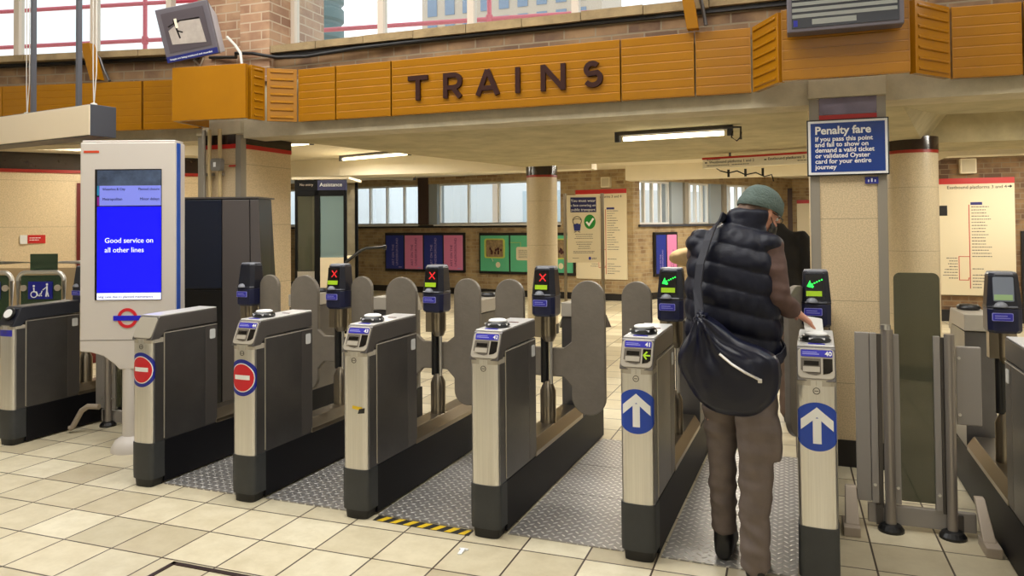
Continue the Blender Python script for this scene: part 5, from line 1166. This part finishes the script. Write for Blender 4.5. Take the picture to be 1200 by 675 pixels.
def head_lofts(b, c, face_az, pitch, k=1.0):
    """head with face: local +y looks along face_az (from +Y towards +X), pitch down"""
    MH = Matrix.Translation(Vector(c)) @ Matrix.Rotation(-face_az, 4, 'Z') @ Matrix.Rotation(-pitch, 4, 'X') @ Matrix.Scale(k, 4)
    old = b.M; b.M = old @ MH
    prof = [(-.118, .030, .030, .062), (-.108, .044, .040, .030), (-.085, .055, .078, .080), (-.06, .062, .085, .086), (-.03, .069, .088, .094), (0.0, .074, .091, .100), (.03, .077, .094, .103), (.06, .074, .090, .098), (.09, .060, .070, .080), (.108, .036, .040, .05), (.114, .012, .012, .016)]
    rings = []
    for z, a, f_, bk in prof:
        r = []
        for i in range(24):
            t = 2*PI*i/24; x = a*math.cos(t); y = (f_ if math.sin(t) > 0 else bk)*math.sin(t)
            r.append((x, y+(0.02 if z < -.1 else 0), z))
        rings.append(r)
    b.loft(rings)
    b.loft([[(-.008, .080, .025), (.008, .080, .025), (.006, .096, .022), (-.006, .096, .022)], [(-.016, .078, -.022), (.016, .078, -.022), (.010, .114, -.018), (-.010, .114, -.018)], [(-.012, .080, -.030), (.012, .080, -.030), (.006, .100, -.030), (-.006, .100, -.030)]])
    for s_ in (-1, 1):
        ball(b, (s_*.030, .082, .026), .022, .014, .008)       # brow
        ball(b, (s_*.078, -.004, -.004), .009, .020, .032)      # ear
        ball(b, (s_*.040, .070, -.028), .020, .020, .016)      # cheek
    ball(b, (0, .086, -.052), .022, .010, .006); ball(b, (0, .085, -.063), .019, .010, .006)   # lips
    ball(b, (0, .080, -.098), .022, .016, .015)
    b.M = old
    return MH
SKIN = mat('skin', (196, 140, 116), 0.5, var=0.12, vscale=20)
VEST = mat('navy_puffer_nylon', (7, 10, 29), 0.46, spec=0.28, bump=0.15, bscale=30)
HOOD = mat('brown_hoodie_fleece', (86, 64, 57), 0.85, var=0.18, vscale=30)
TROUS = mat('brown_grey_trousers', (106, 94, 88), 0.8, var=0.15, vscale=12)
BEANIE = mat('grey_green_beanie_knit', (84, 98, 92), 0.9, var=0.15, vscale=60, bump=0.5, bscale=120)
HAIR = mat('grey_brown_hair', (112, 88, 72), 0.7, var=0.35, vscale=40)
BLKCOAT = mat('black_coat_wool', (15, 15, 18), 0.8)

man = thing('person', 'person in navy puffer vest and grey-green beanie touching in at the right gate', 'person', (-0.215, 3.40, 0.0065))
TM = Matrix.Translation((0.215, -3.40, 0.0))
J = dict(ls=(-.362, 3.495, 1.372), rs=(-.085, 3.47, 1.365), le=(-.385, 3.615, 1.13), re=(-.040, 3.395, 1.145), lw=(-.31, 3.74, 1.06), rw=(.018, 3.468, 1.098),
         lh=(-.30, 3.43, .88), rh=(-.135, 3.41, .88), lk=(-.29, 3.468, .46), rk=(-.138, 3.335, .45), la=(-.286, 3.47, .09), ra=(-.147, 3.285, .09))
HC = (-.122, 3.585, 1.517)
b = MB(TM)
b.loft([ering(c, (1, 0, 0), (0, 1, 0), a, d_, 24) for c, a, d_ in (((-.215, 3.42, .80), .10, .08), ((-.215, 3.42, .86), .165, .115), ((-.22, 3.43, 1.0), .155, .105), ((-.225, 3.45, 1.15), .165, .11), ((-.225, 3.475, 1.28), .175, .11), ((-.222, 3.49, 1.37), .165, .095), ((-.205, 3.51, 1.42), .10, .075), ((-.18, 3.535, 1.45), .058, .058), ((-.150, 3.555, 1.50), .054, .056), ((-.125, 3.575, 1.54), .05, .055))])
limb(b, [J['ls'], J['le'], J['lw']], [.056, .043, .029]); limb(b, [J['rs'], J['re'], J['rw']], [.056, .043, .029])
limb(b, [J['lh'], J['lk'], J['la']], [.085, .055, .038]); limb(b, [J['rh'], J['rk'], J['ra']], [.085, .055, .038])
limb(b, [(-.286, 3.455, .05), (-.283, 3.56, .04), (-.280, 3.65, .03)], [.036, .034, .024]); limb(b, [(-.147, 3.275, .05), (-.140, 3.38, .04), (-.135, 3.47, .03)], [.036, .034, .024])
MH = head_lofts(b, HC, math.radians(48), math.radians(26), 0.94)
hand(b, J['rw'], (0.60, 0.34, -0.50), (0.3, -0.1, 0.9), (-0.35, 0.9, 0.1), 20)
hand(b, J['lw'], (0.75, 0.45, -0.15), (0.0, 0.3, 0.9), (0.2, 0.4, 0.9), 30)
fuse('body', b, SKIN, man, 0.0045, 2)
def in_head(M_, build, name, m, parent, **kw):
    b = MB(TM @ M_); build(b); return b.build(name, m, parent, **kw)
# beanie: knitted cap with a turned-up edge
def bn(b):
    rings = []
    for z, f in ((.018, 1.00), (.016, 1.05), (.026, 1.085), (.050, 1.075), (.058, 1.04), (.062, 1.03), (.08, 1.0), (.10, .86), (.122, .62), (.134, .34), (.138, .08)):
        rings.append([(.087*f*math.cos(2*PI*i/32), (-.004)+.108*f*math.sin(2*PI*i/32), z+ (.0 if z > .09 else (-0.018 if math.sin(2*PI*i/32) < 0 else 0.008)*abs(math.sin(2*PI*i/32)))) for i in range(32)])
    b.loft(rings)
in_head(MH, bn, 'beanie', BEANIE, man, smooth=True)
def hr(b):
    b.loft([[((.080+.004*math.sin(i*7))*math.cos(PI+PI*i/20), -.004+(.106+.004*math.sin(i*5))*math.sin(PI+PI*i/20), z) for i in range(21)] + [(.070*math.cos(2*PI-PI*i/20), -.004+.09*math.sin(2*PI-PI*i/20), z) for i in range(21)] for z in (-.058, -.03, 0.0, .03)])
in_head(MH, hr, 'hair', HAIR, man, smooth=True)
def gl(b):
    for s_ in (-1, 1):
        b.tube([(s_*.030+.024*math.cos(2*PI*i/14), .104, .008+.018*math.sin(2*PI*i/14)) for i in range(15)], .0022, 6)
        b.tube([(s_*.054, .102, .012), (s_*.074, .07, .012), (s_*.080, -.01, .010)], .0024, 6)
    b.tube([(-.007, .105, .012), (.007, .105, .012)], .002, 6)
in_head(MH, gl, 'glasses', M['rubber'], man, smooth=True)
def mk(b):
    rings = []
    for z, f, y in ((-.012, .62, .020), (-.03, .86, .024), (-.06, .95, .026), (-.09, .86, .026), (-.112, .55, .016)):
        rings.append([(.072*f*math.cos(PI*i/16), .006+(.086+y)*(.35+.65*math.sin(PI*i/16)), z) for i in range(17)] + [(.066*f*math.cos(PI-PI*i/16), .004+(.078+y)*(.35+.65*math.sin(PI-PI*i/16)), z) for i in range(17)])
    b.loft(rings)
    for s_ in (-1, 1): b.tube([(s_*.068, .045, -.03), (s_*.080, -.012, .012)], .002, 6)
in_head(MH, mk, 'face_mask', M['rubber'], man, smooth=True)
for s_ in (-1, 1):
    in_head(MH, lambda b: ball(b, (s_*.030, .084, .010), .012, .010, .009), 'eye', M['white'], man, smooth=True)
# hoodie sleeves and trousers
b = MB(TM); limb(b, [J['rs'], (-.062, 3.425, 1.26), J['re'], (-.008, 3.43, 1.118), (.014, 3.462, 1.102)], [.070, .064, .056, .047, .039])
limb(b, [J['ls'], (-.375, 3.56, 1.24), J['le'], (-.345, 3.68, 1.09), J['lw']], [.070, .064, .058, .048, .038])
b.loft([ering(c, (1, 0, 0), (0, 1, 0), a, d_, 24) for c, a, d_ in (((-.22, 3.43, .93), .17, .118), ((-.225, 3.46, 1.2), .18, .12), ((-.222, 3.49, 1.36), .17, .10), ((-.19, 3.53, 1.455), .066, .066))])
fuse('hoodie', b, HOOD, man, 0.007, 3, folds(.009, 14, 14, 26))
b = MB(TM)
b.loft([ering(c, (1, 0, 0), (0, 1, 0), a, d_, 24) for c, a, d_ in (((-.215, 3.41, .74), .12, .09), ((-.215, 3.415, .82), .185, .13), ((-.218, 3.42, .97), .172, .125))])
limb(b, [(-.292, 3.43, .86), (-.290, 3.455, .63), (-.288, 3.462, .47), (-.286, 3.468, .25), (-.284, 3.472, .125)], [.094, .078, .062, .058, .054], 18)
limb(b, [(-.142, 3.405, .86), (-.138, 3.365, .63), (-.140, 3.335, .44), (-.146, 3.312, .25), (-.147, 3.29, .05)], [.100, .088, .070, .064, .058], 18)
b.loft([ering((-.075, 3.355, z), (1, 0, 0), (0, 1, 0), a, d_, 16, .6) for z, a, d_ in ((.48, .035, .05), (.49, .042, .06), (.60, .044, .06), (.66, .030, .05))])
def cuff(co, nn):
    g = 0.010*noise.noise(Vector((co.x*10, co.y*10, co.z*22)))
    if co.z < 0.26: g += 0.006*math.sin(co.z*88+co.x*40+3*noise.noise(co*9))*noise.noise(Vector((co.x*7+4, co.y*7, co.z*5)))*2.0
    return g
fuse('trousers', b, TROUS, man, 0.007, 3, cuff)
# quilted vest
def quilt(co, nn):
    w = (co.z+0.06*math.sin((co.x)*4)) / 0.092
    return 0.013*(abs(math.sin(PI*w))**0.6-0.6) + 0.006*noise.noise(Vector((co.x*26, co.y*26, co.z*14)))
b = MB(TM)
b.loft([ering(c, (1, 0, 0), (0, 1, 0), a, d_, 28, .85) for c, a, d_ in (((-.228, 3.43, .885), .190, .140), ((-.23, 3.43, .90), .200, .150), ((-.232, 3.435, 1.05), .203, .152), ((-.234, 3.45, 1.18), .202, .152), ((-.230, 3.47, 1.30), .196, .148), ((-.226, 3.49, 1.38), .182, .128), ((-.215, 3.51, 1.43), .140, .108), ((-.190, 3.53, 1.465), .098, .094), ((-.172, 3.545, 1.495), .090, .090), ((-.160, 3.553, 1.53), .088, .090), ((-.155, 3.557, 1.538), .075, .078))])
ball(b, (-.372, 3.487, 1.385), .062, .085, .062); ball(b, (-.082, 3.47, 1.378), .062, .085, .058)
fuse('puffer_vest', b, VEST, man, 0.007, 3, quilt)
# shoes
for side, (hx, hy, tx, ty) in (('l', (-.286, 3.425, -.279, 3.70)), ('r', (-.148, 3.245, -.132, 3.515))):
    b = MB(TM); d = Vector((tx-hx, ty-hy, 0)); n_ = d.normalized(); sd = Vector((n_.y, -n_.x, 0))
    b.loft([ering(Vector((hx, hy, 0))+d*t+Vector((0, 0, z)), sd, (0, 0, 1), a, h, 16, .7) for t, a, z, h in ((0.0, .030, .040, .036), (.06, .040, .058, .055), (.25, .044, .066, .064), (.42, .045, .056, .054), (.70, .050, .040, .039), (.92, .040, .032, .030), (1.0, .020, .026, .020))])
    limb(b, [Vector((hx, hy, .06))+d*.17, Vector((hx, hy, .135))+d*.15], [.045, .044])
    sh_ = fuse('shoe', b, mat('black_shoe_leather', (18, 17, 18), 0.45), man, 0.006, 2)
# travel card in the right hand
t = thing('travel_card', 'white card in the man\'s right hand over the card reader of gate 40', 'card', (0.098, 3.485, 1.043))
t.rotation_euler = (math.radians(62), math.radians(10), math.radians(25))
b = MB(); b.prism_y([(p[0], p[1]) for p in rrect(-.043, .043, -.034, .034, .006)], -0.0006, 0.0006); bm_rot = Matrix.Rotation(math.radians(90), 4, 'X')
o = b.build('card', M['white'], t); o.data.transform(bm_rot)
# black nylon shoulder bag
t = thing('shoulder_bag', 'shiny navy nylon shoulder bag with silver zip slung on the man\'s back', 'bag', (-.215, 3.185, 0.0065))
out = [(-.350, 1.118), (-.385, 1.045), (-.430, .965), (-.424, .87), (-.375, .765), (-.30, .712), (-.217, .694), (-.13, .708), (-.065, .755), (-.03, .83), (-.032, .905), (-.055, .950), (-.13, .985), (-.22, 1.02), (-.30, 1.085)]
def dens(o_, k=3):
    r = []
    for i in range(len(o_)):
        p, q, s_, u = [Vector(o_[(i+j-1) % len(o_)]) for j in range(4)]
        for m_ in range(k):
            tt = m_/k; r.append(tuple(0.5*((2*q)+(-p+s_)*tt+(2*p-5*q+4*s_-u)*tt*tt+(-p+3*q-3*s_+u)*tt**3)))
    return r
od = dens(out); cx_, cz_ = -.225, .875
b = MB(Matrix.Translation((0.215, 0, 0)))
b.loft([[(cx_+(x-cx_)*f, y_, cz_+(z-cz_)*f) for x, z in od] for f, y_ in ((.30, -.078), (.62, -.075), (.84, -.060), (.96, -.035), (1.0, 0.0), (.96, .035), (.80, .055), (.45, .06))])
def crease(co, nn):
    a = Vector((co.x+.135, co.z-1.10)); ang = math.atan2(a.x, -a.y); d_ = a.length
    return 0.010*math.sin(ang*13+2*noise.noise(co*8))*max(0, 1-d_/.42) + .012*noise.noise(Vector((co.x*9, co.y*9, co.z*7)))
bag = fuse('pouch', b, mat('navy_nylon', (6, 9, 32), 0.30, spec=0.4), t, 0.006, 2, crease)
b = MB(Matrix.Translation((0.215, 0, 0))); b.tube([(-.262, -.083, .955), (-.215, -.092, .918), (-.165, -.092, .888), (-.112, -.084, .862)], 0.0055, 8); zp = b.build('zip', M['steel'], bag, smooth=True)
b = MB(Matrix.Translation((0.215, 0, 0))); b.box(-.118, -.102, -.092, -.082, .850, .866); b.build('zip_pull', M['steel'], zp, bevel=.002)
b = MB(Matrix.Translation((0.215, -3.19, 0)))
sp = [(-.348, 3.205, 1.10), (-.362, 3.262, 1.20), (-.352, 3.292, 1.30), (-.325, 3.335, 1.40), (-.292, 3.40, 1.475), (-.272, 3.47, 1.505), (-.262, 3.56, 1.49), (-.255, 3.62, 1.40), (-.235, 3.635, 1.25), (-.16, 3.615, 1.08), (-.06, 3.55, .98), (-.015, 3.43, .93), (-.03, 3.30, .92), (-.06, 3.22, .915)]
rings = []
for i, p in enumerate(sp):
    tt = (Vector(sp[min(i+1, len(sp)-1)])-Vector(sp[max(i-1, 0)])).normalized(); cc = Vector((-.225, 3.46, p[2])); nn = Vector(p)-cc; nn = (nn-tt*nn.dot(tt)).normalized(); w_ = tt.cross(nn)
    rings.append([tuple(Vector(p)+w_*a+nn*c) for a, c in ((-.021, -.003), (.021, -.003), (.021, .003), (-.021, .003))])
b.loft(rings); b.build('strap', mat('navy_webbing', (20, 22, 36), 0.6), t)

# second passenger ahead, mostly hidden behind the man
p2 = thing('person', 'person in a black coat walking ahead through the gate, half hidden', 'person', (-0.105, 6.02, 0.0))
b = MB(); K = dict(ls=(-.19, 0, 1.36), rs=(.19, 0, 1.36), le=(-.25, .02, 1.10), re=(.235, .02, 1.10), lw=(-.20, .20, .98), rw=(.21, .10, .88), lh=(-.09, 0, .86), rh=(.09, 0, .86), lk=(-.09, .05, .47), rk=(.10, -.02, .47), la=(-.09, .08, .09), ra=(.10, -.10, .09))
b.loft([ering(c, (1, 0, 0), (0, 1, 0), a, d_, 24) for c, a, d_ in (((0, 0, .78), .10, .08), ((0, 0, .85), .165, .11), ((0, 0, 1.05), .145, .10), ((0, 0, 1.25), .18, .11), ((0, 0, 1.36), .17, .09), ((0, 0, 1.41), .09, .07), ((0, 0.01, 1.45), .054, .056), ((0, .02, 1.54), .05, .054))])
limb(b, [K['ls'], K['le'], K['lw']], [.055, .042, .028]); limb(b, [K['rs'], K['re'], K['rw']], [.055, .042, .028])
limb(b, [K['lh'], K['lk'], K['la']], [.085, .055, .038]); limb(b, [K['rh'], K['rk'], K['ra']], [.085, .055, .038])
for s_ in ('l', 'r'): a_ = Vector(K[s_+'a']); limb(b, [a_+Vector((0, -.03, -.045)), a_+Vector((0, .08, -.05)), a_+Vector((0, .17, -.06))], [.036, .034, .024])
MH2 = head_lofts(b, (0, .03, 1.58), 0.0, math.radians(8), 0.95)
hand(b, K['rw'], (0, .35, -.9), (1, 0, .1), (0, 1, .3), 18); hand(b, K['lw'], (.3, .8, -.4), (-.7, .2, .6), (.5, .5, .6), 26)
fuse('body', b, SKIN, p2, 0.006, 2)
b = MB(); b.loft([ering(c, (1, 0, 0), (0, 1, 0), a, d_, 24, .9) for c, a, d_ in (((0, 0, .74), .20, .15), ((0, 0, .80), .205, .155), ((0, 0, 1.1), .195, .14), ((0, 0, 1.28), .205, .14), ((0, 0, 1.38), .185, .115), ((0, 0, 1.43), .11, .09), ((0, .01, 1.48), .075, .075))])
limb(b, [K['rs'], K['re'], (.212, .085, .92)], [.075, .060, .045]); limb(b, [K['ls'], K['le'], (-.205, .18, 1.0)], [.075, .060, .045])
fuse('coat', b, BLKCOAT, p2, 0.009, 3, folds(.008, 10, 10, 16, 3.0))
b = MB(); b.loft([ering((0, 0, z), (1, 0, 0), (0, 1, 0), a, d_, 20) for z, a, d_ in ((.74, .12, .09), (.84, .175, .12), (.95, .165, .115))])
limb(b, [K['lh'], K['lk'], (-.09, .075, .08)], [.098, .076, .066]); limb(b, [K['rh'], K['rk'], (.10, -.09, .08)], [.098, .078, .070])
fuse('trousers', b, mat('brown_trousers', (92, 74, 62), 0.8), p2, 0.009, 3, folds(.008, 12, 12, 20, 1.0))
b = MB(MH2); b.loft([[((.082*f)*math.cos(2*PI*i/24), -.006+.108*f*math.sin(2*PI*i/24)-(0.01 if z < .03 else 0), z+(0.03*math.sin(2*PI*i/24) if z < .05 else 0)) for i in range(24)] for z, f in ((-.05, .90), (0.0, 1.0), (.05, 1.02), (.09, .85), (.115, .5), (.124, .1))])
b.build('hair', mat('dark_hair', (30, 24, 22), 0.6), p2, smooth=True)
for s_ in ('l', 'r'):
    a_ = Vector(K[s_+'a']); b = MB(); b.loft([ering(a_+Vector((0, y_, z-.09)), (1, 0, 0), (0, 0, 1), w_, h, 14, .7) for y_, w_, z, h in ((-.06, .03, .04, .036), (-.03, .042, .06, .058), (.06, .045, .05, .048), (.15, .048, .038, .036), (.21, .03, .03, .026))]); fuse('shoe', b, mat('black_shoe_leather', (18, 17, 18), 0.45), p2, 0.007, 2)
# tan bag carried high by the second passenger
t = thing('holdall', 'tan canvas holdall with dark strap showing left of the man\'s shoulder', 'bag', (-0.62, 6.04, 1.215))
b = MB(); b.loft([ering((x, 0, z), (0, 1, 0), (0, 0, 1), a, c, 18, .8) for x, a, c, z in ((-.265, .02, .02, -.01), (-.24, .06, .045, -.005), (-.12, .09, .085, 0.0), (.06, .10, .10, 0.0), (.17, .085, .085, 0), (.20, .03, .04, 0))]); fuse('pouch', b, mat('tan_canvas', (176, 148, 104), 0.75, var=0.15, vscale=12), t, 0.008, 2, folds(.010, 12, 12, 16, 5.0))
b = MB(); b.tube([(-.10, -.094, -.085), (-.085, -.105, 0.0), (-.105, -.098, .085), (.06, -.06, .17), (.24, -.02, .24)], 0.012, 8); b.build('strap', M['rubber'], t, smooth=True)
